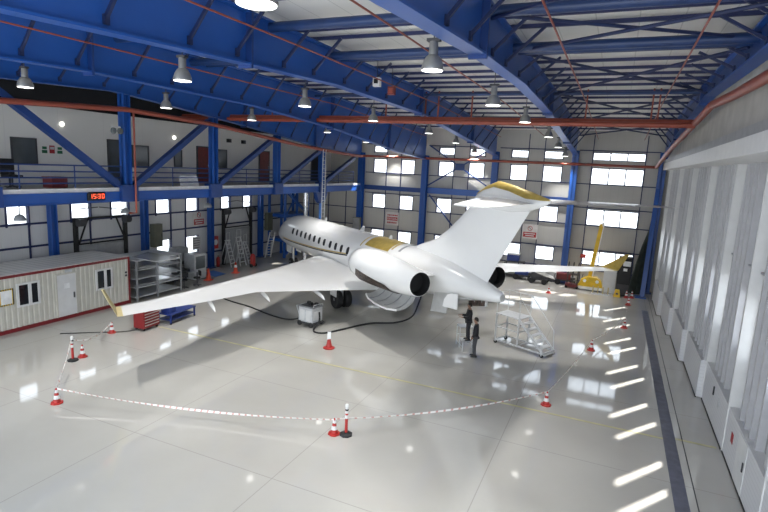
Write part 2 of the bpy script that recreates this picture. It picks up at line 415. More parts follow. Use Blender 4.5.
# ------------------------------------------------------------------ sliding hangar doors
door_labels = []
LEAF = 4.3
leafs = [(35.3,2.98),(31.0,3.2),(26.7,3.4),(22.4,3.6),(18.1,3.8),(13.8,3.82),(9.5,3.84),(5.2,3.86),(.9,3.88)]
for i,(y0,x) in enumerate(leafs):
    d = thing(f'door_{i+1}', f'white ribbed sliding hangar door leaf, {ORD[i]} from the back wall', 'hangar door', (x, y0, 0), kind='structure')
    LH = 1.5
    MB().box(0, .32, .0, LEAF, .03, LH).build('lower_panel', M['ribs'], d)
    MB().box(-.02, .02, 0, LEAF, 0, .05).build('bottom_seal', M['black'], d)
    # rear sheet with two tall slots
    slots = [(.95,1.35),(3.72,4.1)]; SZ0, SZ1 = 3.0, 4.8
    bs = MB(); ys = [0,.95,1.35,3.72,4.1,LEAF]
    for k in range(5):
        if k in (1,3):
            bs.box(.30,.33, ys[k],ys[k+1], LH,SZ0); bs.box(.30,.33, ys[k],ys[k+1], SZ1,8.95)
        else: bs.box(.30,.33, ys[k],ys[k+1], LH,8.95)
    bs.build('sheet', M['sheet'], d)
    for s0,s1 in slots: MB().box(.31,.32, s0,s1, SZ0,SZ1).build('slot_pane', M['pane'], d)
    fb = MB()
    for k,yy in enumerate([.08,.52,1.5,2.12,2.74,3.32]):
        fb.box(.10,.30, yy-.06,yy+.06, LH,8.9)
    fb.build('fins', M['fin'], d)['kind'] = 'stuff'
    MB().box(-.03,.32, LEAF-.07,LEAF, .03,8.85).build('edge_post', M['white'], d)
    MB().box(.2,.29, 0,LEAF, 5.64,5.69).build('mid_rail', M['grey'], d) if i >= 4 else None
    if i == 4:
        MB().box(-.04,-.005, 2.2,2.28, .95,1.25).build('pull_handle', M['dark'], d)
        MB().box(-.03,-.005, 1.25,1.30, .9,1.2).build('lock_bolt', M['galv'], d)
    if i == 5:
        w = MB().box(-.02,-.001, 1.6,2.6, .08,1.46).build('wicket_door', M['white'], d)
        MB().box(-.05,-.02, 1.7,1.76, .7,.95).build('door_handle', M['dark'], w)
        MB().box(-.012,-.004, 3.2,3.45, .75,1.05).build('notice', M['signr'], d)

struct(MB().box(3.2,3.4,39.6,YB,0,9.0).build('wall_right_end', M['sheet']), 'pale end panel between the last door leaf and the back wall', 'wall')
# ------------------------------------------------------------------ steel frame: columns
def hcol(x, y, z1, w=.42, d=.42, label='', z0=0, m='blue', grp=None, cat='column', base=True, name='steel_column'):
    t = thing(name, label, cat, (x,y,z0), group=grp, kind='thing')
    h = z1-z0
    MB().box(-w/2,w/2,-d/2,-d/2+.04,0,h).box(-w/2,w/2,d/2-.04,d/2,0,h).box(-.03,.03,-d/2,d/2,0,h).build('shaft', M[m], t)
    if base: MB().box(-w*.75,w*.75,-d*.75,d*.75,0,.06).build('base_plate', M['blued'], t)
    return t
def beam_bot(i, y):
    """underside of girder i"""
    P = {4:[(Y0,10.6),(14.5,11.1),(23,11.3),(33,10.6),(41.9,9.75)],
         3:[(Y0,10.0),(7,10.4),(11.9,10.72),(17,10.9),(24,10.82),(28,10.5),(41.9,9.72)],
         2:[(Y0,9.9),(7,10.38),(11.4,10.6),(16,10.8),(24.4,10.76),(28,10.5),(41.9,9.45)],
         1:[(Y0,9.9),(8.8,10.46),(11.5,10.56),(19.3,10.52),(27,10.1),(36,9.25),(41.9,8.95)],
         0:[(Y0,10.2),(13.3,10.7),(17.3,10.9),(27,10.1),(36,9.25),(41.9,9.0)]}[i]
    for (a,za),(c,zc) in zip(P, P[1:]):
        if a <= y <= c: return za+(zc-za)*(y-a)/(c-a)
    return P[-1][1]
cn = ['beside the mezzanine end','second from the mezzanine','middle one of five','partly behind the tailplane','in the corner by the hangar doors']
for i,x in enumerate(COLX):
    hcol(x-.04*(i==4), 42.05, beam_bot(i,41.9)+.3, .46, .5, f'blue steel column on the back wall, {cn[i]}', grp='back wall columns')
for k in range(4):
    hcol(-27.45, 18.4+6*k, 6.1, .36, .36, f'blue steel column under the mezzanine, {ORD[3-k]} from the back wall', grp='mezzanine columns')
# leaning strut foot beside the corner column
MB().bar((2.55,41.6,7.5),(2.35,40.1,.06),.3,.2).box(1.9,2.6,39.7,40.5,0,.06).build('raking_strut', M['blue'])
tag(bpy.data.objects['raking_strut'], 'blue raking strut standing before the corner column by the doors', 'strut')

# ------------------------------------------------------------------ roof girders
gl = ['over the mezzanine truss','second from the mezzanine','in the middle of the roof','second from the hangar doors','above the concrete door wall']
for i,x in enumerate(COLX):
    t = thing('roof_girder', f'deep blue steel roof girder {gl[i]}', 'girder', (x, 20, 0), group='roof girders', kind='thing')
    ys = sorted({Y0, *[p for p in (7,8.8,11.4,11.5,11.9,14.5,16,17,19.3,23,24,24.4,26,27,28,33,36)], 41.9})
    rings = []; rb = []; rt = []
    for y in ys:
        zb, zt = beam_bot(i,y), ztop(y); Y = y-20
        rings.append([(-.025,Y,zb),(.025,Y,zb),(.025,Y,zt),(-.025,Y,zt)])
        rb.append([(-.19,Y,zb-.03),(.19,Y,zb-.03),(.19,Y,zb+.02),(-.19,Y,zb+.02)])
        rt.append([(-.17,Y,zt-.03),(.17,Y,zt-.03),(.17,Y,zt+.02),(-.17,Y,zt+.02)])
    MB().loft(rings).build('web', M['blued' if i == 4 else 'blue'], t)  # web by the doors gets a darker blue in place of shade
    MB().loft(rb).build('bottom_flange', M['blue'], t)
    MB().loft(rt).build('top_flange', M['blue'], t)
    for y in ((11.9 if i == 3 else 11.4), (26.0 if i < 2 else 24.2), 34):
        zb, zt = beam_bot(i,y), ztop(y)
        MB().box(-.21,.21, y-20-.04,y-20+.04, zb-.12,zt).build('splice_plate', M['blued'], t)
    for y in (5.4,7.3,9.4,11.0,13.0,14.6,16.6,18.4,20.2,22,23.8,25.6,27.4,29.2,31,33,35,37,39):
        zb, zt = beam_bot(i,y), ztop(y)
        sides = (-1,1) if i not in (0,4) else ((1,) if i == 0 else (-1,))
        for s in sides:
            f = MB().bar((s*.04,y-20,zb+.22),(s*1.0,y-20,zt+.05),.07,.07)
            f.box(s*.03,s*.09, y-20-.06,y-20+.06, zb+.12,zb+.3)
            f.build('fly_brace', M['rodnavy'], t)

# ------------------------------------------------------------------ purlins and roof bracing
thin = [5.2,7.0,8.6,9.8,11.1,13.9,14.9,18.2,19.6,21.0,22.2,23.4,24.7,26.4,28.0,29.6,31.4,33.2,35.0,36.8,38.6,40.4]
for k,y in enumerate(thin):
    z = ztop(y)
    o = MB().box(-28,2.9, y-.04,y+.04, z+.1,z+.2).build('roof_purlin', M['navy'])  # navy colour carries the shade of the unlit undersides
    n = len(thin)-1-k
    tag(o, f'thin blue roof purlin running across the hangar, {ORD[n] if n < 20 else ("last but one" if n == 20 else "last")} from the back wall', 'purlin', 'roof purlins')
for k,(y,z,r) in enumerate([(12.4,11.72,.13),(15.6,11.62,.13),(16.4,11.68,.09),(24.3,11.6,.07),(33.9,11.3,.07)]):
    o = MB().tube((COLX[0],y,z),(COLX[4],y,z),r,14).build('roof_strut', M['strutb'], smooth=True)
    tag(o, f'thick round blue roof strut tying the girders, {ORD[4-k]} from the back wall', 'strut', 'roof struts')
bx = [(8.5,12.4),(12.4,15.8),(16.4,24.3),(24.3,33.9),(33.9,41)]
for k,(y0,y1) in enumerate(bx):
    t = thing('roof_cross_brace', f'blue X-shaped roof bracing between the last two girders, {ORD[4-k]} from the back wall', 'brace', (-.2,(y0+y1)/2,11.3), group='roof bracing by the doors')
    h = (y1-y0)/2
    z0, z1 = ztop(y0)-11.5, ztop(y1)-11.5
    MB().tube((-2.85,-h,z0),(2.8,h,z1),.045,8).build('brace_rod', M['rodnavy'], t)
    MB().tube((2.8,-h,z0-.08),(-2.85,h,z1-.08),.045,8).build('brace_rod', M['rodnavy'], t)

# ------------------------------------------------------------------ mezzanine
ty = [11.6,17.62,23.4,29.4,35.2,41.0]
m = thing('mezzanine_deck', 'mezzanine walkway deck with white edge strip carried by a blue beam', 'mezzanine', (XT, 20, 6.0), kind='structure')
MB().box(XL+.1-XT,0,Y0-20,YB-20,.42,.60).build('deck_slab', M['grey'], m)
MB().box(-.02,.06,Y0-20,41.8-20,.46,.63).build('edge_strip', M['deckw'], m)
MB().box(-.16,.14,Y0-20,41.8-20,0,.03).box(-.16,.14,Y0-20,41.8-20,.42,.46).box(.02,.06,Y0-20,41.8-20,.0,.46).build('edge_beam', M['blue'], m)
for k,y in enumerate(ty[:5]):
    p = hcol(XT, y, beam_bot(0,y)-.035, .38, .36, f'blue upright of the mezzanine truss, {ORD[5-k]} from the back wall', z0=6.0, grp='truss uprights', cat='post', base=False, name='truss_post')
    MB().box(-.25,.25,-.45,.45,-.02,.75).build('gusset_plate', M['blued'], p)
for k in range(5):
    y0, y1 = ty[k], ty[k+1]
    if k == 0: a, c = (XT,y0+.35,beam_bot(0,y0)-.25),(XT,y1-.45,6.75)
    else: a, c = (XT,y0+.45,6.75),(XT,y1-.35,beam_bot(0,y1)-.25)
    o = MB().bar(a,c,.26,.3,up=(1,0,0)).build('truss_diagonal', M['blued'])
    tag(o, f'slanting blue diagonal of the mezzanine truss, {ORD[4-k]} from the back wall', 'truss diagonal', 'truss diagonals')
MB().prism([(XT,34.3,6.0),(XT,36.0,6.0),(XT,35.7,5.4),(XT,35.3,5.15),(XT,34.9,5.15),(XT,34.6,5.4)],.3).build('gusset_bracket', M['blued'])
tag(bpy.data.objects['gusset_bracket'], 'dark blue bracket plate hanging below the mezzanine beam by the ladder', 'bracket')
tag(MB().tube((XT,35.15,0),(XT,35.15,5.2),.1,12).build('prop_post', mat('light_blue_paint',(.06,.2,.55),.4), smooth=True), 'slim light blue prop under the mezzanine bracket behind the jet', 'post')
# railing per truss bay
for k in range(5):
    y0, y1 = (Y0+3 if k == 0 else ty[k]+.2), ty[k+1]-.2
    if k == 0: y1 = ty[1]-.2
    t = thing('railing', f'blue tube railing along the mezzanine edge, {ORD[4-k]} truss bay from the back wall', 'railing', (XT-.1,(y0+y1)/2,6.6), group='mezzanine railings')
    h = (y1-y0)/2
    for z in (.24,.47,.72,.98): MB().tube((0,-h,z),(0,h,z),.03,8).build('rail', M['blued'], t)
    n = max(2,int(h))
    for j in range(n+1): MB().tube((0,-h+j*2*h/n,0),(0,-h+j*2*h/n,.98),.025,8).build('rail_post', M['blued'], t)
# office wall on the mezzanine
dz0 = 6.6
b = MB().box(XO-.15,XO,Y0,YB,dz0,10.15)
struct(b.build('wall_mezzanine', M['officew']), 'cream office wall up on the mezzanine', 'wall')
struct(MB().box(XO-.3,XO-.2,Y0,YB,10.1,12.1).box(XO-.3,XO+.1,Y0,YB,10.15,10.2).build('gap_shade', M['gapshade']), 'near-black sheet painted as the shade between the office wall and the roof', 'painted shade')  # shade of the gap painted as a near-black sheet
def office_door(n, y0, y1, m, label, z1=8.8, framem='dark'):
    sc = XO/-24.; y0 *= sc; y1 *= sc
    d = thing(f'door_{n}', label, 'door', (XO,(y0+y1)/2,dz0), kind='structure')
    h = (y1-y0)/2; H = z1-dz0
    MB().box(0,.05,-h,h,0,H).build('door_leaf', M[m], d)
    MB().box(0,.08,-h-.07,-h,0,H+.07).box(0,.08,h,h+.07,0,H+.07).box(0,.08,-h,h,H,H+.07).build('door_frame', M[framem], d)
    MB().box(.05,.10,h-.12,h-.06,1.0,1.15).build('door_handle', M['steel'], d)
office_door(20, 19.2, 20.05, 'glassg', 'dark-framed glazed office door beside a window on the mezzanine')
office_door(21, 25.43, 26.4, 'wood', 'red-brown office door on the mezzanine in the middle truss bay')
office_door(22, 31.6, 32.7, 'wood', 'dark red office door on the mezzanine, next to last truss bay')
office_door(23, 38.7, 40.5, 'black', 'wide doorway at the end of the mezzanine, its dark inside painted as a black leaf')  # darkness inside the doorway painted on as a black leaf
for y0,y1,z0,z1,lab in [(14.49,15.5,7.55,8.6,'grey office window on the mezzanine next to three small signs'),(20.66,21.67,7.5,8.6,'grey office window on the mezzanine by the second truss upright'),
                    (23.6,24.1,7.6,8.5,'narrow office window on the mezzanine before the red-brown door'),(27.3,28.06,7.6,8.7,'grey office window on the mezzanine behind a truss upright')]:
    WN[0] += 1
    w = thing(f'window_{WN[0]}', lab, 'window', (XO,(y0+y1)/2*1.0125,z0), kind='structure'); h = (y1-y0)/2; H = z1-z0
    MB().box(0,.03,-h,h,0,H).build('pane', M['glassg'], w)
    MB().box(0,.06,-h-.06,-h,-.06,H+.06).box(0,.06,h,h+.06,-.06,H+.06).box(0,.06,-h,h,H,H+.06).box(0,.06,-h,h,-.06,0).build('window_frame', M['dark'], w)
# small signs, wall lamps
for y,mm,l in [(15.9,'signg','small green safety sign on the office wall beside a window'),(16.25,'signr','small red fire sign between two green signs on the office wall'),(16.62,'signg','small green safety sign, farther from the office window')]:
    t = thing('safety_sign', l, 'sign', (XO+.01,y*1.0125,8.02))
    MB().box(0,.02,-.12,.12,0,.14 if mm == 'signg' else .36).build('panel', M[mm], t)
    MB().box(0,.021,-.1,.1,.18,.3).build('symbol', M['signw' if mm == 'signr' else 'signg'], t)
for y,z,l in [(17.0,9.4,'small round white wall light beside the slanting truss diagonal'),(23.9,9.25,'small round white wall light above the narrow office window')]:
    tag(MB().lathe([(.02,0),(.09,.02),(.09,.06),(.05,.1)],12,(XO,y,z),'X').build('wall_light', M['lens']), l, 'wall light')
t = thing('twin_spotlight', 'pair of small round spotlights on the truss post under the red pipe', 'spotlight', (XT+.25,16.95,9.15))
for dy in (-.14,.2): MB().lathe([(.05,-.06),(.14,0),(.14,.05),(.1,.07)],14,(0,dy,0),'X').build('lamp_head', M['glassg'], t)
MB().box(-.05,0,-.2,.25,.12,.2).build('bracket', M['white'], t)
t = thing('emergency_light', 'dark blue twin emergency lamp high on the office wall', 'emergency light', (XO,34.2,9.3))
MB().box(0,.1,-.28,-.04,0,.35).build('lamp_head', M['blued'], t); MB().box(0,.1,.04,.28,0,.35).build('lamp_head', M['blued'], t); MB().box(-.01,.02,-.3,.3,.3,.36).build('bracket', M['dark'], t)
for y,l in [(28.6,'small black loudspeaker on the office wall, nearer the red-brown door'),(30.1,'small black loudspeaker on the office wall, nearer the dark red door')]:
    t = thing('wall_speaker', l, 'loudspeaker', (XO+.01,y,9.25)); MB().box(0,.18,-.16,.16,0,.24).build('housing', M['black'], t, bevel=.02); MB().lathe([(.01,.181),(.07,.185),(.08,.18)],12,(0,0,.12),'X').build('speaker_cone', M['dark'], t)
# things standing on the mezzanine
t = thing('office_chair', 'black office chair on the mezzanine near the railing', 'chair', (-22.3,13.4,6.6))
MB().box(-.28,.28,-.28,.28,.42,.52).build('seat', M['black'], t, bevel=.03); MB().box(-.33,-.24,-.27,.27,.5,1.15).build('backrest', M['black'], t, bevel=.03)
MB().tube((0,0,.08),(0,0,.42),.035).build('gas_lift', M['dark'], t)
for a in range(5): MB().bar((0,0,.08),(.3*math.cos(a*1.2566),.3*math.sin(a*1.2566),.03),.05,.05).build('leg', M['dark'], t)
t = thing('desk', 'dark desk behind the mezzanine railing with a black chair', 'desk', (-22.9,12.6,6.6))
MB().box(-.4,.4,-.9,.9,.7,.75).build('desktop', M['dark'], t)
for sx in (-.36,.36):
    for sy in (-.85,.85): MB().box(sx-.03,sx+.03,sy-.03,sy+.03,0,.7).build('leg', M['dark'], t)
t = thing('glass_panel', 'bright white translucent panel leaning behind the mezzanine railing', 'panel', (-21.3,22.0,6.6))
MB().prism([(0,-.7,0),(0,.7,0),(-.1,.62,.55),(-.1,-.62,.55)],.03).build('sheet', M['paper'], t); MB().bar((-.12,-.62,.56),(-.12,.62,.56),.03,.03).build('frame', M['alu'], t)
t = thing('fire_cabinet', 'rusty red low box on the mezzanine floor', 'box', (-21.9,14.9,6.6))
MB().box(-.3,.3,-.35,.35,.0,.42).build('body', M['redeq'], t, bevel=.02); MB().box(-.32,.32,-.37,.37,.42,.47).build('lid', M['pipe'], t)
t = thing('plastic_bag', 'white plastic sheeting hung on the railing beside the truss post', 'sheeting', (XT-.25,18.0,6.62))
rings = []
for z,r in ((0,.22),(.3,.34),(.6,.28),(.8,.4),(.95,.18)):
    rings.append([(r*.35*math.cos(j*PI/6)*(1+.2*math.sin(3*j)), r*math.sin(j*PI/6)*(1+.2*math.cos(2*j)), z) for j in range(12)])
MB().loft(rings).build('folds', M['paper'], t, smooth=True)
# LED clock on the beam
t = thing('led_clock', 'black wall clock on the mezzanine beam showing 15:30 in red LED digits', 'clock', (XT+.14,15.95,6.1))
MB().box(-.06,.0,-.42,.42,0,.36).build('housing', M['black'], t)
SEG = {'1':'bc','5':'afgcd','3':'abgcd','0':'abcdef'}
def seg7(ch, yc):
    dg = MB()
    w, h, th = .06, .2, .024
    z0 = .06
    pos = {'a':(-w,w,h-th,h),'d':(-w,w,0,th),'g':(-w,w,h/2-th/2,h/2+th/2),'b':(w-th,w,h/2,h),'c':(w-th,w,0,h/2),'f':(-w,-w+th,h/2,h),'e':(-w,-w+th,0,h/2)}
    for s in SEG[ch]:
        a,c,z,zz = pos[s]; dg.box(.0,.008,yc+a,yc+c,z0+z+.02,z0+zz+.02)
    dg.build('digit', M['digit'], t)
for ch,yc in zip('1530',(-.28,-.10,.12,.31)): seg7(ch,yc)
for z in (.12,.22): MB().box(0,.008,-.005,.03,z,z+.03).build('colon_dot', M['digit'], t)
# ladder and duct
t = thing('access_ladder', 'thin white vertical ladder running up beside the truss post', 'ladder', (-20.4,34.75,2.2))
for s in (-.2,.2): MB().tube((0,s,0),(0,s,7.0),.03,8).build('stile', M['galv'], t)
rb = MB()
for k in range(23): rb.tube((0,-.2,.2+k*.3),(0,.2,.2+k*.3),.015,6)
rb.build('rungs', M['galv'], t)['kind'] = 'stuff'
t = thing('vertical_duct', 'shiny silver vertical duct under the mezzanine behind the jet nose', 'duct', (-24.0,38.0,0))
MB().lathe([(.2,0),(.2,6.0)],20).build('pipe', M['duct'], t, smooth=True)
for z in (1.5,3.,4.5): MB().lathe([(.215,z),(.215,z+.06)],20).build('collar', M['galv'], t)

# ------------------------------------------------------------------ pipes
def pipe_obj(name, pts, r, m, label, cat='pipe', group=None, n=12):
    return tag(MB().poly(pts, r, n).build(name, M[m], smooth=True), label, cat, group)
pipe_obj('fire_main', [(-20.5,Y0,9.7),(-20.5,12,9.82),(-20.5,17.4,10.12),(-20.5,22.9,9.97),(-20.5,31.4,9.33),(-20.5,39.2,8.97),(-20.4,41.0,8.95)], .11, 'pipe', 'red fire main running along the mezzanine truss')
pipe_obj('fire_main', [(-20.4,41.2,8.98),(-20.0,41.7,9.0),(-2.9,41.7,9.02),(2.3,41.7,9.02)], .1, 'pipe', 'red fire main running across the back wall columns')
pipe_obj('riser_pipe', [(XT+.32,17.85,10.1),(XT+.32,17.85,5.45),(XT-.2,17.9,5.4)], .045, 'pipe', 'thin red riser pipe running down the truss post beside the clock')
t = thing('sprinkler_header', 'pair of red pipes crossing the whole hangar below the girders', 'pipe', (-12,24.75,10.5))
MB().tube((-15.5,.1,.1),(14.5,.1,.0),.12,14).build('pipe', M['pipe'], t, smooth=True)
MB().tube((-15.5,-.18,-.06),(14.5,-.18,-.14),.11,14).build('pipe', M['pipe'], t, smooth=True)
for x in (-11.1,-7.35,-6.0,-3.4,.9,3.0,3.65,5.3,10.35,12.9,13.15):
    MB().box(x-.03,x+.03,.07,.13,.1,1.35).build('hanger', M['pipe'], t)
pipe_obj('fire_main', [(2.25,41.3,9.05),(2.4,33,9.9),(2.45,30.3,10.1),(2.48,24.3,10.45),(2.45,20.2,10.62)], .12, 'pipe', 'red fire main rising along the concrete door wall')
pipe_obj('fire_main', [(2.46,20.1,10.62),(2.55,17,10.5),(2.55,12.9,10.35),(2.55,4,10.2)], .13, 'pipe', 'thicker red fire main on the concrete wall ahead of the elbow')
for k,(x,z,l) in enumerate([(-14.3,11.25,'second girder from the mezzanine'),(-8.4,11.3,'middle girder'),(-5.1,11.3,'lamp row nearest the doors'),(-1.65,11.3,'roof bracing'),(1.25,11.3,'concrete door wall')]):
    pipe_obj('sprinkler_branch', [(x-.25 if k == 0 else x,Y0,z-.05),(x,12,z),(x+(.5 if k == 0 else 0),24.6,z-.05),(x,40,z-.55)], .024, 'pipe', f'slim red sprinkler pipe under the roof beside the {l}', group='sprinkler pipes', n=8)

# ------------------------------------------------------------------ high-bay lamps
def make_lamp(label, loc):
    t = thing('high_bay_lamp', label, 'lamp', loc, group='high-bay lamps')
    MB().lathe([(.235,0),(.24,.02),(.225,.1),(.19,.2),(.14,.28),(.10,.31)],24).build('reflector', M['lampg'], t, smooth=True)
    MB().lathe([(.095,.31),(.095,.55),(.08,.58)],16).build('ballast_housing', M['lampg'], t, smooth=True)
    MB().box(-.14,.14,-.07,.07,.58,.64).build('mounting_plate', M['dark'], t)
    MB().tube((0,0,.64),(0,0,1.62),.015,6).build('suspension_rod', M['dark'], t)
    MB().lathe([(.01,-.012),(.22,-.008),(.225,.004)],24).build('lens', M['lens'], t)
    return t
rows = {'beside the hangar doors': [(-3.85,5.0,9.85),(-3.85,10.9,10.2),(-3.85,16.75,10.2),(-3.85,22.8,10.25),(-3.85,30.8,10.2),(-3.85,36.1,9.92),(-3.85,41.2,9.55)],
        'along the middle': [(-10.75,10.9,10.12),(-10.75,16.8,10.18),(-10.75,22.65,10.22),(-10.75,30.5,10.25),(-10.75,36.3,10.02),(-10.75,41.6,9.6)],
        'beside the mezzanine': [(-17.8,11.3,10.12),(-17.8,17.1,10.15),(-17.8,22.8,10.2),(-17.8,30.6,10.18),(-17.8,36.4,9.9),(-17.8,41.6,9.7)]}
lamp0 = None
for rn, ps in rows.items():
    for k, p in enumerate(ps):
        lab = f'grey bell-shaped high-bay lamp, {ORD[len(ps)-1-k]} from the back wall in the row {rn}'
        if lamp0 is None: lamp0 = make_lamp(lab, p)
        else: dup(lamp0, p, label=lab)
        ld = bpy.data.lights.new('lamp_light', 'AREA'); ld.shape = 'DISK'; ld.size = .3; ld.energy = 105; ld.color = (1,.985,.955); ld.spread = R(80)
        lo = bpy.data.objects.new('lamp_light', ld); C.objects.link(lo); lo.location = (p[0],p[1],p[2]-.03)
# devices hanging under the roof
t = thing('hanging_speaker', 'small white box with black front hanging before the middle girder', 'loudspeaker', (-8.55,18.2,11.05))
MB().box(-.13,.13,-.1,.1,0,.32).build('housing', M['white'], t); MB().box(-.08,.08,-.12,-.1,.1,.26).build('grille', M['black'], t); MB().tube((0,0,.32),(0,0,.9),.012,6).build('suspension_rod', M['dark'], t)
t = thing('hanging_siren', 'small dark red box hanging beside the white speaker under the roof', 'siren', (-8.25,18.9,10.85))
MB().box(-.13,.13,-.1,.1,0,.3).build('housing', M['redeq'], t); MB().box(-.08,.08,-.12,-.1,.05,.24).build('front', M['pipe'], t); MB().tube((0,0,.3),(0,0,1.0),.012,6).build('suspension_rod', M['dark'], t)

# ------------------------------------------------------------------ the jet (local: +X aft, -Y port, origin under the nose tip)
jet = thing('business_jet', 'white twin-engine business jet with gold trim and open engine cowl', 'airplane', (-25.563,36.885,0), -0.6216094)
def ellipse(u, zt, zb, w, n=40, p=2.0):
    zc, hz = (zt+zb)/2, (zt-zb)/2
    return [(u, w*math.cos(2*PI*j/n), zc+hz*math.sin(2*PI*j/n)) for j in range(n)]
FS = [(.05,2.36,2.26,.05),(.2,2.62,2.06,.27),(.6,2.88,1.86,.5),(1.2,3.12,1.72,.74),(1.9,3.42,1.62,.95),(2.5,3.74,1.57,1.09),(3.2,3.98,1.53,1.2),(4.0,4.13,1.51,1.29),(5,4.2,1.51,1.34),(8,4.2,1.51,1.345),(14,4.2,1.51,1.345),(17.5,4.2,1.53,1.345),
      (19,4.2,1.65,1.32),(20.5,4.19,1.86,1.22),(22,4.12,2.12,1.07),(23.4,3.98,2.36,.88),(24.8,3.7,2.54,.62),(25.9,3.44,2.7,.4),(26.5,3.27,2.8,.26),(26.68,3.2,2.88,.15)]
fus = MB().loft([ellipse(*s) for s in FS]).build('fuselage', M['jet'], jet, smooth=True)
MB().lathe([(.02,26.6),(.13,26.66),(.15,26.70),(.11,26.71)],16,(0,0,3.04),'X').build('exhaust_pipe', M['jetg'], fus)
# belly fairing
MB().loft([ellipse(u,zt,zb,w,32) for u,zt,zb,w in [(8.2,1.9,1.6,.3),(9.5,2.1,1.36,1.0),(11.5,2.2,1.18,1.5),(15,2.2,1.15,1.6),(17.5,2.2,1.25,1.5),(19.5,2.2,1.6,1.0),(21,2.3,2.0,.3)]]).build('belly_fairing', M['jet'], jet, smooth=True)
# cabin windows and stripe, cockpit glazing
def side_y(u, z):
    for a, c in zip(FS, FS[1:]):
        if a[0] <= u <= c[0]:
            k = (u-a[0])/(c[0]-a[0]); zt, zb, w = [a[i]+(c[i]-a[i])*k for i in (1,2,3)]
            q = (z-(zt+zb)/2)/((zt-zb)/2); return w*math.sqrt(max(0,1-q*q))
    return 0
for s in (-1, 1):
    for u in (5.98,6.78,7.58,8.37,9.16,9.95,10.77,11.58,12.5,13.3,14.1,14.96):
        b = MB(); pts = []
        for j in range(14):
            a = 2*PI*j/14; cu, cz = math.cos(a), math.sin(a)
            pts.append((u+.15*math.copysign(abs(cu)**.7,cu), 3.17+.22*math.copysign(abs(cz)**.7,cz)))
        ring = [(pu, s*(side_y(pu,pz)+.024), pz) for pu,pz in pts]
        ring2 = [(pu, s*(side_y(pu,pz)-.03), pz) for pu,pz in pts]
        b.loft([ring2, ring]).build('cabin_window', M['cabing'], jet)
    for mm, dz in (('black',0),('gold',.09)):
        lo, hi = [], []
        for k in range(21):
            u = 3.4+k*.58; z = 2.27+.6*((u-3.4)/11.6)**2+dz
            lo.append((u, s*(side_y(u,z)+.006), z)); hi.append((u, s*(side_y(u,z+.07)+.006), z+.07))
        n = len(lo); MB().add(lo+hi, [(i,i+1,n+i+1,n+i) for i in range(n-1)]).build('stripe', M[mm], jet)
# gold panel on the crown with grey bands
def crown(u0,u1,a0,a1,off,n=10):
    vs = []
    for u in (u0,(u0+u1)/2,u1):
        for k in range(n+1):
            a = a0+(a1-a0)*k/n
            for s0, s1 in zip(FS, FS[1:]):
                if s0[0] <= u <= s1[0]:
                    t_ = (u-s0[0])/(s1[0]-s0[0]); zt, zb, w = [s0[i]+(s1[i]-s0[i])*t_ for i in (1,2,3)]
            vs.append((u, (w+off)*math.sin(a), (zt+zb)/2+((zt-zb)/2+off)*math.cos(a)))
    m_ = n+1
    return MB().add(vs,[(r*m_+k,r*m_+k+1,(r+1)*m_+k+1,(r+1)*m_+k) for r in range(2) for k in range(n)])
crown(16.5,19.0,-.85,.62,.012).build('gold_panel', M['gold'], jet)
crown(16.05,16.17,-.95,.7,.012).build('gold_band', M['gold'], jet)
crown(19.1,19.25,-.72,.7,.012).build('gold_band', M['gold'], jet)
crown(19.75,19.95,-.72,.7,.012).build('grey_band', M['grey'], jet)
for a0,a1,u0,u1 in ((-.75,-.06,1.45,2.15),(.06,.75,1.45,2.15),(-1.2,-.8,1.75,2.6),(.8,1.2,1.75,2.6)):
    crown(u0,u1,a0,a1,.01).build('windshield', M['glassd'], jet)
# wings
def airfoil(le, te, v, z, tk, n=12, s=1):
    c = te-le; up, dn = [], []
    for k in range(n+1):
        x = (1-math.cos(PI*k/n))/2
        t_ = 5*tk*(.2969*math.sqrt(x)-.126*x-.3516*x*x+.2843*x**3-.1036*x**4)
        up.append((le+x*c, s*v, z+t_*c*1.1)); dn.append((le+x*c, s*v, z-t_*c*.9))
    return up + dn[-2:0:-1]
WS = [(.6,9.0,18.9,1.66,.11),(1.3,9.8,18.92,1.72,.11),(2.55,11.05,18.9,1.80,.11),(5.8,13.98,18.82,1.98,.105),(7.95,15.9,18.85,2.11,.10),(10.5,18.12,20.32,2.25,.10),(12.4,19.75,21.3,2.37,.09),(13.75,20.75,22.05,2.45,.085)]
for s in (-1, 1):
    w = MB().loft([airfoil(le,te,v,z,tk,s=s) for v,le,te,z,tk in WS]).build('wing', M['jet'], jet, smooth=True)
    MB().loft([airfoil(20.74,22.08,13.75,2.45,.09,s=s),airfoil(20.84,22.14,13.95,2.47,.09,s=s)]).build('wing_tip', M['cream'], w, smooth=True)
    rg = []
    for u0,u1,v,z in ((20.84,22.14,13.95,2.47),(21.06,22.19,14.0,2.6),(21.6,22.31,14.16,2.98),(22.3,22.48,14.38,3.54)):
        t_ = .045; rg.append([(u0,s*(v-t_),z),((u0+u1)/2,s*(v-t_*1.2),z),(u1,s*v,z),((u0+u1)/2,s*(v+t_*1.2),z),(u0,s*(v+t_),z)])
    MB().loft(rg).build('winglet', M['gold' if s > 0 else 'cream'], w, smooth=True)
    for v,u in ((10.2,20.1),(7.4,18.75),(4.6,18.75)):
        z = 1.72+(v-1.3)*.058-.18
        f = MB()
        rr = [(u-1.6,.03,.0),(u-1.0,.07,.04),(u-.3,.085,.08),(u+.2,.06,.15),(u+.42,.012,.22)]
        f.loft([[(x,s*v+w_*math.cos(2*PI*j/10),z-dz+w_*1.3*math.sin(2*PI*j/10)) for j in range(10)] for x,w_,dz in rr]).build('flap_fairing', M['jet'], w, smooth=True)
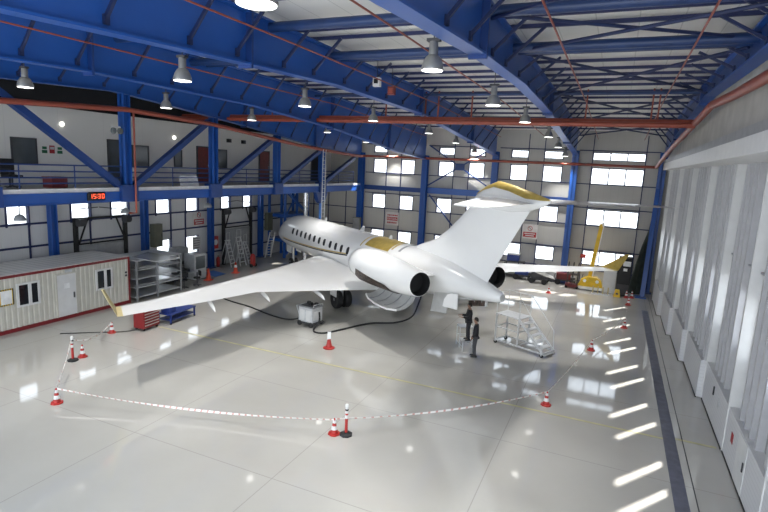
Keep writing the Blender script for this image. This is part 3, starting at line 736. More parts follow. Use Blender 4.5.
# engines
NP = [(.56,18.32),(.66,18.22),(.72,18.34),(.80,18.8),(.85,19.5),(.86,20.3),(.83,21.2),(.76,22.2),(.66,23.2),(.56,23.88),(.535,23.9)]
for s in (-1, 1):
    yv = s*2.23
    e = MB().lathe(NP,36,(0,yv,3.17),'X',cap=False).build('engine_nacelle', M['jet'], jet, smooth=True)
    MB().lathe([(.01,23.25),(.48,23.3),(.53,23.895)],36,(0,yv,3.17),'X',cap=False).build('exhaust_nozzle', M['black'], e)
    MB().lathe([(.01,23.4),(.44,23.42),(.45,23.45)],28,(0,yv,3.17),'X').build('exhaust_cover', M['black'], e)
    MB().lathe([(.54,18.4),(.59,18.24),(.65,18.19),(.70,18.25),(.745,18.42)],36,(0,yv,3.17),'X',cap=False).build('inlet_lip', M['alu'], e, smooth=True)
    MB().lathe([(.0,18.8),(.08,18.75),(.54,18.9),(.55,19.0)],28,(0,yv,3.17),'X').build('fan', M['dark'], e)
    rg = []
    for v in (.9,1.5): rg.append(airfoil(18.9,23.2,v,3.35,.07,s=s))
    MB().loft(rg).build('pylon', M['jet'], e, smooth=True)
    if s < 0:
        # open lower cowl: dark engine bay and the hanging trough-shaped door
        vs = []; NA, NU = 8, 14
        for i in range(NU+1):
            u = 19.2+i*(3.1/NU); r = .868-(max(0,u-20.4)*.04)
            top = math.radians(-4-26*(i/NU)); bot = math.radians(-92)
            if i == 0: top = math.radians(-30)
            if i == NU: top = math.radians(-52)
            for k in range(NA+1):
                a = top+(bot-top)*k/NA
                vs.append((u, yv+s*r*math.cos(a), 3.17+r*math.sin(a)))
        m_ = NA+1
        MB().add(vs,[(i*m_+k,i*m_+k+1,(i+1)*m_+k+1,(i+1)*m_+k) for i in range(NU) for k in range(NA)]).build('engine_bay', M['brownblk'], e)
        pr = [(1.75,2.45),(1.95,2.1),(2.2,1.85),(2.5,1.68),(2.85,1.6),(3.1,1.62)]
        rg = []
        for u,k in ((20.0,.72),(20.5,.84),(21.4,.9),(22.4,.88),(23.0,.78)):
            o_ = [(u,-(1.75+(v-1.75)*k),2.45-(2.45-z)*k) for v,z in pr]; i_ = [(u,-(1.75+(v-1.75)*k)+.0,2.45-(2.45-z)*k+.05) for v,z in pr[::-1]]
            rg.append(o_+i_)
        cw = MB().loft(rg).build('cowl_door', M['jetg'], e, smooth=True)
        rim = MB(); rim.poly([(u,-(1.75+1.35*k)-.0,2.45-.83*k+.02) for u,k in ((20.0,.72),(20.5,.84),(21.4,.9),(22.4,.88),(23.0,.78))],.05,8)
        rim.build('cowl_rim', M['jet'], cw, smooth=True)
        rb = MB()
        for u in (20.6,21.3,22.0,22.7): rb.poly([(u,-(1.75+(v-1.75)*.82),2.45-(2.45-z)*.82+.07) for v,z in pr],.02,6)
        rb.build('cowl_frame', M['grey'], cw)
# fin, tailplane, bullet
def finsec(z, le, te, tk):
    r = []; n = 14
    for k in range(n+1):
        x = (1-math.cos(PI*k/n))/2; t_ = 5*tk*(.2969*math.sqrt(x)-.126*x-.3516*x*x+.2843*x**3-.1036*x**4); r.append((le+x*(te-le), t_*(te-le), z))
    return r + [(p[0],-p[1],p[2]) for p in r[-2:0:-1]]
FN = [(3.3,20.0,25.6,.06),(4.15,20.0,26.1,.06),(4.4,20.6,26.22,.062),(4.65,21.4,26.38,.068),(4.9,21.95,26.55,.075),(5.4,22.75,26.88,.085),(6.0,23.5,27.27,.09),(6.5,24.08,27.6,.09),(6.95,24.55,27.9,.09)]
MB().loft([finsec(*f) for f in FN]).build('tail_fin', M['jet'], jet, smooth=True)
BL = [(24.45,7.02,6.92,.03),(24.8,7.3,6.78,.2),(25.3,7.58,6.66,.32),(25.95,7.8,6.6,.37),(26.8,7.66,6.6,.35),(27.7,7.47,6.72,.27),(28.4,7.31,6.95,.12),(28.7,7.24,7.12,.03)]
bl = MB().loft([ellipse(*q,24) for q in BL]).build('tail_bullet', M['jet'], jet, smooth=True)
rg = []
for u,zt,zb,w in [(24.75,7.28,6.8,.19)]+BL[2:]:
    zc, hz = (zt+zb)/2, (zt-zb)/2
    lim = .95 if u < 27 else 1.25
    rg.append([(u,(w+.014)*math.cos(PI/2+(j-6)/6*lim), zc+(hz+.014)*math.sin(PI/2+(j-6)/6*lim)) for j in range(13)])
n = 13; MB().add([p for r in rg for p in r],[(i*n+j,i*n+j+1,(i+1)*n+j+1,(i+1)*n+j) for i in range(len(rg)-1) for j in range(n-1)]).build('gold_cap', M['gold'], bl, smooth=True)
for s in (-1, 1):
    MB().loft([airfoil(24.9,28.1,.1,7.05,.07,s=s),airfoil(25.2,28.25,.5,7.06,.065,s=s),airfoil(29.35,30.6,4.95,7.12,.05,s=s),airfoil(29.62,30.68,5.2,7.125,.03,s=s)]).build('tailplane', M['jet'], jet, smooth=True)
# gear
def wheel(parent, u, y, r, w):
    t_ = MB().lathe([(r*.62,-w/2),(r*.92,-w/2),(r,-w*.3),(r,w*.3),(r*.92,w/2),(r*.62,w/2)],24,(u,y,r),'Y').build('wheel', M['rubber'], parent, smooth=True)
    MB().lathe([(.03,-w*.5-.01),(r*.55,-w*.42),(r*.6,0),(r*.55,w*.42),(.03,w*.5+.01)],18,(u,y,r),'Y').build('wheel_hub', M['grey'], t_)
g = MB().tube((2.75,0,.3),(2.65,0,1.75),.075,12).build('nose_gear_leg', M['white'], jet); 
wheel(g,2.75,-.2,.28,.2); wheel(g,2.75,.2,.28,.2)
MB().box(2.3,3.3,-.42,-.38,1.05,1.6).build('gear_door', M['jet'], g); MB().box(2.3,3.3,.38,.42,1.05,1.6).build('gear_door', M['jet'], g)
for s in (-1, 1):
    g = MB().tube((15.8,s*2.03,.5),(15.75,s*2.0,1.8),.12,14).tube((15.8,s*1.7,.53),(15.8,s*2.36,.53),.07,10).build('main_gear_leg', M['white'], jet)
    wheel(g,15.8,s*1.75,.53,.36); wheel(g,15.8,s*2.31,.53,.36)
    MB().box(15.4,16.2,s*2.55-.02,s*2.55+.02,.75,1.7).build('gear_door', M['jet'], g)
# open access panels under the tail, antennas
p = MB().prism([(22.75,-.55,2.5),(23.95,-.55,2.62),(23.95,-.72,1.72),(22.75,-.72,1.52)],.04).build('access_door', M['jetg'], jet)
MB().prism([(23.7,-.75,2.0),(23.78,-.75,2.35),(24.0,-.75,2.62),(24.3,-.75,2.75),(24.72,-.75,2.8),(24.72,-.75,2.1)],.05).build('access_door', M['jet'], jet)
h_ = MB().prism([(24.2,.35,2.29),(25.33,.35,2.57),(25.33,.35,2.32),(24.23,.35,2.04)],.06).build('tail_hatch', M['brownblk'], jet); MB().prism([(25.33,.35,2.6),(25.4,.35,2.62),(25.4,.35,2.31),(25.33,.35,2.29)],.1).build('hatch_edge', M['white'], h_); MB().tube((24.6,.35,2.3),(24.6,.2,2.8),.03,8).tube((25.1,.35,2.4),(25.1,.2,2.8),.03,8).build('hatch_hinge', M['grey'], h_)
MB().prism([(8.6,0,4.18),(9.0,0,4.18),(9.0,0,4.5),(8.85,0,4.5)],.03).build('antenna', M['white'], jet)
MB().prism([(13.9,0,4.18),(14.5,0,4.18),(14.55,0,4.55),(14.35,0,4.55)],.04).build('antenna', M['white'], jet)
MB().prism([(17.4,0,4.18),(17.8,0,4.18),(17.75,0,4.42),(17.6,0,4.42)],.04).build('antenna', M['white'], jet)

# ------------------------------------------------------------------ people
def skin_mesh(name, verts, edges, radii, m, parent, sub=2, root=0):
    me = bpy.data.meshes.new(name); me.from_pydata(verts, edges, []); me.update()
    o = bpy.data.objects.new(name, me); C.objects.link(o); o.parent = parent
    md = o.modifiers.new('skin', 'SKIN'); md.use_smooth_shade = True
    for i, r in enumerate(radii):
        sv = me.skin_vertices[0].data[i]; sv.radius = r if isinstance(r, tuple) else (r, r); sv.use_root = (i == root)
    s = o.modifiers.new('sub', 'SUBSURF'); s.levels = sub; s.render_levels = sub
    me.materials.append(M[m]); return o
def person(label, loc, rz, arms, legs, head_tilt, trouser, H=1.78):
    """faces local +Y; arms/legs are lists of joints"""
    k = H/1.78
    t = thing('person', label, 'person', loc, rz)
    V, E, Rr = [], [], []
    def v(p, r, par=None):
        V.append(tuple(c*k for c in p)); Rr.append(tuple(c*k for c in r) if isinstance(r, tuple) else r*k)
        if par is not None: E.append((par, len(V)-1))
        return len(V)-1
    hx, hy = head_tilt
    pel = v((0,0,.95),(.12,.08)); sp = v((0,.01,1.15),(.12,.085),pel); ch = v((0,.0,1.34),(.15,.10),sp); nk0 = v((0,-.01,1.46),(.075,.07),ch)
    nk = v((hx*.3,hy*.3,1.52),(.055,.058),nk0); jw = v((hx*.8,hy*.8+.025,1.60),(.062,.078),nk); hd = v((hx,hy,1.685),(.075,.092),jw); tp = v((hx,hy-.01,1.745),(.06,.07),hd)
    for A in arms:
        sh = v(A[0],.062,ch); el = v(A[1],.045,sh); wr = v(A[2],.03,el)
        d = (Vector(A[3])-Vector(A[2])); L = d.normalized(); side = L.cross(Vector((0,0,1))); side = side.normalized() if side.length > .2 else Vector((0,1,0))
        palm = v(tuple(Vector(A[2])+L*.07),(.036,.02),wr)
        for f,(o_,ln) in enumerate(((-.03,.075),(-.011,.088),(.009,.082),(.028,.066))):
            b0 = Vector(A[2])+L*.10+side*o_; b1 = b0+L*ln*.55+Vector((0,0,-.008)); b2 = b1+L*ln*.4+Vector((0,0,-.02))
            i0 = v(tuple(b0),.010,palm); i1 = v(tuple(b1),.009,i0); v(tuple(b2),.008,i1)
        th = v(tuple(Vector(A[2])+L*.05+side*-.045),.011,palm); v(tuple(Vector(A[2])+L*.10+side*-.062),.009,th)
    for Lg in legs:
        hp = v(Lg[0],.085,pel); kn = v(Lg[1],.06,hp); an = v(Lg[2],.036,kn); v(Lg[3],(.03,.02),an)
    body = skin_mesh('body', V, E, Rr, 'skin', t, 2)
    # face
    f = MB()
    for s in (-1,1): f.lathe([(.002,-.008),(.011,0),(.002,.008)],8,((hx+s*.03)*k,(hy+.088)*k,1.70*k),'Y')
    f.build('eyes', M['black'], body)
    MB().loft([[(hx*k-.008*k,(hy+.085)*k,1.70*k),(hx*k+.008*k,(hy+.085)*k,1.70*k),(hx*k,(hy+.09)*k,1.71*k)],[(hx*k-.016*k,(hy+.1)*k,1.655*k),(hx*k+.016*k,(hy+.1)*k,1.655*k),(hx*k,(hy+.118)*k,1.668*k)]]).build('nose', M['skin'], body)
    MB().box((hx-.025)*k,(hx+.025)*k,(hy+.088)*k,(hy+.1)*k,1.618*k,1.628*k).build('mouth', M['redeq'], body)
    for s in (-1,1): MB().lathe([(.005,-.01),(.026,0),(.005,.012)],10,((hx+s*.08)*k,(hy-.005)*k,1.675*k),'X').build('ear', M['skin'], body)
    # hair cap
    rg = []
    for a in range(8):
        ph = a/7*PI*.58; q = []
        for j in range(18):
            c_, s_ = math.cos(j*PI/9), math.sin(j*PI/9); back = (1-s_)/2
            zz = 1.70+.092*math.cos(ph)-.085*back*(a/7)**2+.015*(1-back)*(a/7)
            q.append(((hx+.091*math.sin(ph)*c_*(1-.1*(a/7)*back))*k, (hy-.012+.108*math.sin(ph)*s_*(.8 if s_ > .5 and a > 3 else 1))*k, zz*k))
        rg.append(q)
    MB().loft(rg).build('hair', M['hair'], t, smooth=True)
    # jacket: torso and sleeves
    V, E, Rr = [], [], []
    pel = v((0,0,.83),(.20,.145)); sp = v((0,.01,1.12),(.19,.14),pel); ch = v((0,0,1.34),(.215,.15),sp); c2 = v((0,-.01,1.44),(.12,.10),ch); v((0,-.005,1.515),(.066,.066),c2)
    for A in arms:
        sh = v(A[0],.09,ch); el = v(A[1],.070,sh); w = Vector(A[1]).lerp(Vector(A[2]),.95); v(tuple(w),.05,el)
    skin_mesh('jacket', V, E, Rr, 'jacket', t, 2)
    V, E, Rr = [], [], []
    pel = v((0,0,1.0),(.17,.12))
    for Lg in legs:
        hp = v(Lg[0],.118,pel); kn = v(Lg[1],.088,hp); v(tuple(Vector(Lg[1]).lerp(Vector(Lg[2]),1.03)),.075,kn)
    skin_mesh('trousers', V, E, Rr, trouser, t, 2)
    for Lg in legs:
        a, b_ = Vector(Lg[2])*k, Vector(Lg[3])*k; d = (b_-a); d.z = 0; d.normalize(); sd = Vector((-d.y,d.x,0)); zf = a.z-.075*k
        rg = []
        for q,w_,h_ in ((-.09,.03,.06),(-.07,.042,.10),(.0,.043,.11),(.08,.048,.075),(.15,.045,.055),(.185,.02,.03)):
            o_ = a+d*q*k; rg.append([tuple(Vector((o_.x,o_.y,zf))+sd*w_*k*c+Vector((0,0,h_*k*zz))) for c,zz in ((-1,0),(1,0),(1,.55),(.55,1),(-.55,1),(-1,.55))])
        MB().loft(rg).build('shoe', M['shoe'], t, smooth=True)
    return t
FACE = R(114)
person('man in black jacket standing on the step stool under the tail, reaching a hand forward', (-5.55,22.83,.5), FACE,
       [[(-.19,0,1.40),(-.23,.06,1.13),(-.16,.33,1.12),(-.13,.43,1.13)],[(.19,0,1.40),(.24,.08,1.12),(.14,.34,1.15),(.11,.44,1.16)]],
       [[(-.09,0,.9),(-.10,.03,.5),(-.11,-.02,.075),(-.13,.10,.04)],[(.09,0,.9),(.10,.02,.5),(.11,.0,.075),(.13,.12,.04)]], (0,.02), 'trousers', 1.76)
person('man in black jacket and grey trousers standing on the floor beside the step stool', (-5.05,22.22,0), FACE-R(12),
       [[(-.19,0,1.40),(-.25,-.02,1.12),(-.19,.12,.90),(-.17,.16,.82)],[(.19,0,1.40),(.25,-.02,1.12),(.20,.12,.90),(.18,.16,.82)]],
       [[(-.09,0,.9),(-.11,.03,.5),(-.12,-.02,.075),(-.14,.10,.04)],[(.09,0,.9),(.10,.02,.5),(.10,.02,.075),(.11,.14,.04)]], (0,.04), 'trousg', 1.80)
# ------------------------------------------------------------------ step stool and platform steps
t = thing('step_stool', 'small grey two-step work stool under the jet tail', 'step stool', (-5.55,22.9,0), R(32))
# local: lower step toward -Y, top toward +Y
def frame4(b, x0,x1,y0,y1,z,r=.022):
    for x in (x0,x1):
        for y in (y0,y1): b.tube((x,y,0),(x,y,z),r,8)
MB().box(-.32,.32,-.25,.25,.46,.5).build('step', M['alu'], t)
MB().box(-.32,.32,.3,.85,.96,1.0).build('step', M['alu'], t)
for x,y,z in ((-.3,-.22,.46),(.3,-.22,.46),(-.3,.32,.96),(.3,.32,.96),(-.3,.82,.96),(.3,.82,.96)): MB().tube((x,y,0),(x,y,z),.022,8).build('leg', M['galv'], t)
MB().tube((-.3,-.22,.2),(-.3,.82,.2),.016,8).tube((.3,-.22,.2),(.3,.82,.2),.016,8).tube((-.3,.32,.6),(.3,.32,.6),.016,8).tube((-.3,.82,.5),(.3,.82,.5),.016,8).build('cross_bar', M['galv'], t)
# platform: local +X runs from platform to the foot of the stairs
t = thing('platform_steps', 'grey wheeled platform steps with handrails behind the jet tail', 'platform steps', (-4.5,25.05,0), math.atan2(-1.04,2.39))
PZ = 1.5
MB().box(-.02,1.3,-.48,.5,PZ-.04,PZ).build('platform', M['galv'], t)
for x in (.03,1.27):
    for y in (-.45,.47): MB().box(x-.03,x+.03,y-.03,y+.03,.14,PZ-.04).build('leg', M['galv'], t)
fr = MB()
for y in (-.45,.47):
    fr.box(0,2.62,y-.03,y+.03,.16,.22); fr.box(0,1.3,y-.025,y+.025,.82,.87); fr.bar((1.28,y,PZ-.05),(2.62,y,.2),.05,.1)
for x in (.03,1.27): fr.box(x-.025,x+.025,-.45,.47,.16,.21); fr.box(x-.025,x+.025,-.45,.47,.82,.87)
fr.bar((2.6,-.45,.19),(2.6,.47,.19),.05,.05)
fr.build('side_frame', M['galv'], t)
for k in range(6):
    x = 1.42+k*.235; z = PZ-.22-k*.225
    MB().box(x-.11,x+.13,-.44,.46,z-.035,z).build('tread', M['alu'], t)
for x,y in ((.05,-.42),(.05,.44),(2.55,-.42),(2.55,.44)):
    w = MB().lathe([(.03,-.03),(.085,-.03),(.09,0),(.085,.03),(.03,.03)],14,(x,y,.09),'Y').build('caster', M['rubber'], t)
    MB().box(x-.03,x+.03,y-.05,y-.04,.08,.19).box(x-.03,x+.03,y+.04,y+.05,.08,.19).build('caster_fork', M['galv'], w)
hr = MB()
for y in (.47,):
    hr.poly([(0.02,y,PZ),(0.02,y,PZ+1.0),(1.28,y,PZ+1.0),(2.55,y,1.1),(2.62,y,.22)],.018,8)
    hr.tube((.02,y,PZ+.5),(1.28,y,PZ+.5),.014,8); hr.tube((1.28,y,PZ),(1.28,y,PZ+1.0),.016,8); hr.tube((.65,y,PZ),(.65,y,PZ+1.0),.014,8)
hr.poly([(.02,-.45,PZ),(.02,-.45,PZ+1.0),(.02,.47,PZ+1.0)],.018,8); hr.tube((.02,-.45,PZ+.5),(.02,.47,PZ+.5),.014,8)
hr.poly([(1.28,-.45,PZ),(1.28,-.45,PZ+.95),(2.5,-.45,1.05),(2.58,-.45,.22)],.016,8)
hr.build('handrail', M['galv'], t)

# ------------------------------------------------------------------ cones, bollards, barrier tape
def make_cone(label, loc, h=.52, base='red', name='traffic_cone'):
    k = h/.52
    t = thing(name, label, 'traffic cone', loc, random.uniform(0,1), group='traffic cones')
    pts = [(.19*math.cos(PI/4*j+PI/8),.19*math.sin(PI/4*j+PI/8)) for j in range(8)]
    MB().prism([(x*k,y*k,.02*k) for x,y in pts],.04*k).build('base', M['red'], t)
    rad = lambda z: .125-.1*z/.52
    MB().lathe([(rad(.04)*k,.04*k),(rad(.51)*k,.51*k),(.01,.52*k)],20).build('body', M['orange' if base == 'orange' else 'red'], t)
    for a_,b_ in ((.16,.28),(.37,.46)): MB().lathe([(rad(a_)*k+.004,a_*k),(rad(b_)*k+.004,b_*k)],20).build('white_band', M['white'], t)
    return t
cones = [((-7.13,13.2,0),'red and white cone standing beside the post in the middle of the barrier'),
 ((-16.03,10.54,0),'red and white cone at the barrier corner in front of the cabin, tapes meeting there'),
 ((-1.51,18.68,0),'red and white cone at the barrier corner near the floor strip, below the platform steps'),
 ((-.33,26.05,0),'red and white cone on the barrier line beyond the platform steps'),
 ((1.15,31.1,0),'red and white cone close to the dark floor strip, far along the barrier'),
 ((1.43,37.1,0),'small red and white cone near the far end of the dark floor strip'),
 ((1.33,39.35,0),'white-banded cone in front of the black cabinet, beside the yellow box'),
 ((1.68,39.5,0),'white-banded cone in front of the black cabinet, on the side of the hangar doors'),
 ((-3.65,37.5,0),'low red and white cone on the floor beneath the far wing'),
 ((-20.6,16.3,0),'red and white cone between the cabin and the gold wing tip'),
 ((-19.0,13.65,0),'red and white cone tucked behind the barrier post near the cabin'),
 ((-27.1,29.3,0),'tall orange cone with white bands at the end of the blue mat'),
 ]
for p,l in cones: make_cone(l, p, .52 if 'tall' not in l else .75)
for p,l in (((-24.7,27.1,0),'tall plain orange cone between the storage rack and the wing'),((-24.8,30.0,0),'tall orange cone standing alone beyond the blue mat')):
    t = thing('traffic_cone', l, 'traffic cone', p, .3, group='traffic cones')
    MB().box(-.24,.24,-.24,.24,0,.05).build('base', M['orange'], t)
    MB().lathe([(.17,.05),(.13,.3),(.11,.42),(.08,.6),(.05,.78),(.02,.8)],20).build('body', M['orange'], t)
    MB().lathe([(.115,.42),(.085,.6)],20).build('white_band', M['paper'] if 'alone' in l else M['orange'], t)
t = thing('traffic_cone', 'red cone wearing a white sheet on its tip beside the ground power cart', 'traffic cone', (-11.09,19.76,0), .3, group='traffic cones')
MB().lathe([(.26,0),(.26,.04),(.15,.07)],20).build('base', M['red'], t)
MB().lathe([(.15,.07),(.11,.2),(.06,.48),(.04,.54)],20).build('body', M['red'], t)
MB().prism([(-.08,-.08,.42),(.09,-.07,.46),(.08,-.03,.78),(-.07,-.03,.76)],.03).build('paper_sheet', M['paper'], t)
for p,l in (((-6.78,13.32,0),'red and white barrier post on a black base in the middle of the barrier'),((-18.95,13.2,0),'red and white barrier post on a black base before the cabin')):
    t = thing('barrier_post', l, 'barrier post', p, 0, group='barrier posts')
    MB().lathe([(.2,0),(.2,.05),(.12,.09),(.06,.1)],8).build('base', M['black'], t)
    MB().lathe([(.045,.1),(.045,.8)],14).build('pole', M['red'], t)
    MB().lathe([(.05,.55),(.05,.66)],14).build('white_band', M['white'], t); MB().lathe([(.05,.72),(.05,.9),(.06,.94),(.05,1.0),(.02,1.02)],14).build('white_top', M['white'], t)
    MB().lathe([(.05,.80),(.053,.83),(.05,.86)],14).build('black_ring', M['black'], t)
def tape(a, b_, sag, m, label, w=.05):
    a, b_ = Vector(a), Vector(b_); n = 22; lo, hi = [], []
    for k in range(n+1):
        f = k/n; p = a.lerp(b_,f); p.z -= sag*4*f*(1-f); tw = .3*math.sin(f*9)
        lo.append((p.x,p.y+.02*math.sin(f*9),p.z-w/2)); hi.append((p.x,p.y-.02*math.sin(f*9),p.z+w/2))
    N = n+1
    b = MB(); q = .006
    vs = []
    for (x,y,z),(x2,y2,z2) in zip(lo,hi): vs.append([(x,y-q,z),(x,y+q,z),(x2,y2+q,z2),(x2,y2-q,z2)])
    tag(b.loft(vs).build('barrier_tape', M[m]), label, 'barrier tape', 'barrier tapes')
tape((-16.0,10.56,.5),(-7.13,13.17,.48),.2,'tape','white and red barrier tape from the corner cone to the middle post')
tape((-7.1,13.2,.5),(-1.53,18.66,.5),.2,'tape','white and red barrier tape from the middle post toward the floor strip corner')
tape((-1.5,18.7,.5),(-.34,26.0,.5),.12,'tapey','barrier tape running past the foot of the platform steps')
tape((-.32,26.1,.5),(1.14,31.07,.5),.1,'tapey','barrier tape running beside the dark floor strip')
tape((1.15,31.15,.5),(1.42,37.07,.5),.1,'tapey','last length of barrier tape far along the dark floor strip')
tape((-16.05,10.56,.5),(-18.92,13.15,.85),.1,'tapey','short barrier tape between the corner cone and the cabin-side post')
tape((-18.95,13.25,.85),(-20.58,16.27,.5),.3,'tapey','short barrier tape between the cabin-side post and the wing tip cone')

# ------------------------------------------------------------------ site cabin
TX0, TX1, TY0, TY1, TH = -27.05, -24.14, 10.2, 20.35, 2.62
t = thing('site_cabin', 'cream corrugated site cabin with dark red edges standing along the workshop wall', 'cabin', (TX1,(TY0+TY1)/2,0))
def ty_(y): return y-(TY0+TY1)/2
prof = []; y = TY0+.08
while y < TY1-.08:
    for dy, dx in ((0,0),(.13,0),(.155,-.03),(.215,-.03),(.24,0)): prof.append((dx, ty_(min(y+dy,TY1-.08))))
    y += .24
n = len(prof)
MB().add([(x,yy,.16) for x,yy in prof]+[(x,yy,TH-.1) for x,yy in prof],[(i,i+1,n+i+1,n+i) for i in range(n-1)]).build('front_wall', M['trailerw'], t)
MB().box(TX0-TX1+.05,-.05,ty_(TY0)+.04,ty_(TY1)-.04,.12,TH-.1).build('shell', M['trailerw'], t)
b = MB()
b.box(-.06,.03,ty_(TY0),ty_(TY1),.0,.17); b.box(-.06,.03,ty_(TY0),ty_(TY1),TH-.12,TH)
for yy in (ty_(TY0),ty_(TY1)-.1): b.box(-.06,.03,yy,yy+.1,.17,TH-.12)
b.box(TX0-TX1,0,ty_(TY1)-.05,ty_(TY1)+.01,TH-.12,TH).box(TX0-TX1,0,ty_(TY1)-.05,ty_(TY1)+.01,0,.17).box(TX0-TX1,TX0-TX1+.1,ty_(TY1)-.05,ty_(TY1)+.01,0,TH)
b.build('red_frame', M['trimred'], t)
MB().box(TX0-TX1,.0,ty_(TY0),ty_(TY1),TH-.005,TH+.03).build('roof', M['trailerroof'], t)
for y0,y1 in ((14.33,15.38),(18.26,19.26)):
    w = MB(); Y_0,Y_1 = ty_(y0),ty_(y1)
    z0,z1 = 1.09,2.19
    w.box(-.01,.05,Y_0,Y_0+.1,z0,z1).box(-.01,.05,Y_1-.1,Y_1,z0,z1).box(-.01,.049,Y_0+.1,Y_1-.1,z0,z0+.09).box(-.01,.049,Y_0+.1,Y_1-.1,z1-.09,z1)
    mid = (Y_0+Y_1)/2+.06; w.box(-.01,.056,mid-.07,mid+.07,z0+.09,z1-.09)
    f = w.build('window', M['white'], t)
    MB().box(0,.02,Y_0+.05,Y_1-.05,z0+.05,z1-.05).build('pane', M['glassd'], f)
d = MB().box(-.01,.04,ty_(16.2),ty_(17.15),.18,2.24).build('door', M['white'], t)
MB().box(.0,.05,ty_(16.13),ty_(16.2),.17,2.3).box(.0,.05,ty_(17.15),ty_(17.22),.17,2.3).box(0,.05,ty_(16.2),ty_(17.15),2.241,2.3).build('door_frame', M['trailerw'], d)
MB().box(.04,.09,ty_(17.0),ty_(17.06),1.02,1.3).build('handle', M['dark'], d)
MB().box(.041,.046,ty_(16.55),ty_(16.82),1.55,1.8).build('notice', M['paper'], d)
MB().box(.0,.1,ty_(16.65),ty_(16.95),2.34,2.46).build('entrance_lamp', M['galv'], t)
f = MB().box(.0,.035,ty_(13.62),ty_(14.16),1.31,2.0).build('notice_board', M['paper'], t)
MB().box(.0,.045,ty_(13.60),ty_(14.18),1.29,1.35).box(.0,.045,ty_(13.60),ty_(14.18),1.97,2.03).box(.0,.045,ty_(13.58),ty_(13.64),1.29,2.03).box(.0,.045,ty_(14.13),ty_(14.19),1.29,2.03).build('border', M['hazard'], f)
MB().box(.0,.04,ty_(20.05),ty_(20.16),1.72,1.82).build('socket', M['dark'], t); MB().box(.0,.04,ty_(20.05),ty_(20.16),1.55,1.65).build('socket', M['dark'], t)

# ------------------------------------------------------------------ storage rack
t = thing('storage_rack', 'grey steel storage rack with five wide shelves at the end of the cabin', 'rack', (-24.0,20.65,0))
W_, D_ = 3.3, 2.3     # along +Y, toward -X
for x in (0,-D_):
    for yy in (0.05,1.5,W_): MB().box(x-.04,x+.04,yy-.04,yy+.04,0,2.3).build('upright', M['grey'], t)
for z,dx,x1 in ((2.3,.0,.1),(1.75,.15,0),(1.25,0,0),(.75,0,0),(.2,0,0)):
    MB().box(-D_,x1,dx,W_,z,z+.045).build('shelf', M['galv'], t)
MB().box(.04,.06,1.42,1.6,2.08,2.2).build('rack_label', M['signr'], t)
o = MB().prism([(-24.94,21.2,2.375),(-22.63,20.95,2.375),(-22.76,22.66,2.375),(-25.55,22.9,2.375)],.03).build('metal_sheet', M['brightsheet']); tag(o,'large white sheet lying askew on top of the storage rack, overhanging its front','sheet')
# sheet goods on the rack
for z,l,y0,y1 in ((1.80,'stack of bright metal sheets on the upper shelf of the rack',.4,2.8),(.80,'stack of bright metal sheets on the lower shelf of the rack',.2,2.9)):
    t2 = MB()
    for k in range(3): t2.box(-25.9+.05*k,-24.25,20.7+y0,20.7+y1-.1*k,z+.03*k,z+.03*k+.02)
    tag(t2.build('metal_sheet_stack', M['alu']), l, 'metal sheets')
# ------------------------------------------------------------------ work table with chairs and machines
t = thing('work_table', 'light grey work table with dark things on it beyond the storage rack', 'table', (-25.2,25.1,0))
MB().box(-.5,.55,-1.0,1.0,.74,.79).build('tabletop', M['galv'], t)
for x in (-.45,.5):
    for yy in (-.95,.95): MB().box(x-.03,x+.03,yy-.03,yy+.03,0,.74).build('leg', M['dark'], t)
def swivel(loc, rz, label):
    t = thing('work_chair', label, 'chair', loc, rz, group='work chairs')
    MB().lathe([(.02,.48),(.21,.48),(.22,.52),(.2,.56),(.02,.57)],18).build('seat', M['black'], t, smooth=True)
    MB().box(-.2,.2,.17,.22,.65,.98).build('backrest', M['black'], t, bevel=.02); MB().bar((0,.18,.5),(0,.22,.7),.05,.03).build('back_support', M['dark'], t)
    MB().tube((0,0,.07),(0,0,.48),.03).build('gas_lift', M['dark'], t)
    for a in range(5): MB().bar((0,0,.08),(.28*math.cos(a*1.2566),.28*math.sin(a*1.2566),.03),.04,.04).build('leg', M['dark'], t)
swivel((-24.3,24.5,0),.5,'round black work chair in front of the grey table, nearer the rack')
swivel((-24.2,25.5,0),-.4,'round black work chair in front of the grey table, nearer the cabinets')
t = thing('machine', 'small black machine lying on the grey work table', 'machine', (-25.2,25.4,.79))
MB().box(-.25,.25,-.35,.3,0,.2).build('housing', M['black'], t, bevel=.03); MB().lathe([(.03,.2),(.16,.22),(.15,.3),(.03,.32)],18,(-.05,-.1,0)).build('wheel', M['dark'], t)
t = thing('tray', 'round black tray lying on the grey work table', 'tray', (-25.1,24.6,.79))
MB().lathe([(.02,.02),(.22,.02),(.26,.07),(.24,.07),(.2,.035),(.02,.035)],24).build('dish', M['black'], t)
# cabinets against the workshop wall
t = thing('steel_cabinet', 'tall grey steel cabinet with two pale notices beside the low windows', 'cabinet', (-26.9,26.7,0))
MB().box(-.4,.3,-.55,.55,.05,2.05).build('carcass', M['grey'], t)
for s in (-1,1):
    d = MB().box(.3,.33,min(0,s*.53),max(0,s*.53),.1,2.0).build('door', M['grey'], t); MB().box(.33,.36,s*.06-.015,s*.06+.015,.95,1.15).build('handle', M['black'], d)
    MB().box(.331,.336,s*.27-.13,s*.27+.13,1.35,1.7).build('notice', M['paper'], d)
for x in (-.35,.25):
    for yy in (-.5,.5): MB().box(x-.03,x+.03,yy-.03,yy+.03,0,.05).build('foot', M['black'], t)
t = thing('display_cabinet', 'pale grey cabinet with a dark glass front by the second column', 'cabinet', (-25.75,27.0,0))
MB().box(-.45,.45,-.55,.55,.04,1.75).build('carcass', M['galv'], t)
MB().box(.45,.47,-.42,.42,.75,1.6).build('glass_door', M['glassg'], t); MB().box(.45,.47,-.5,.5,.1,.68).build('lower_door', M['galv'], t)
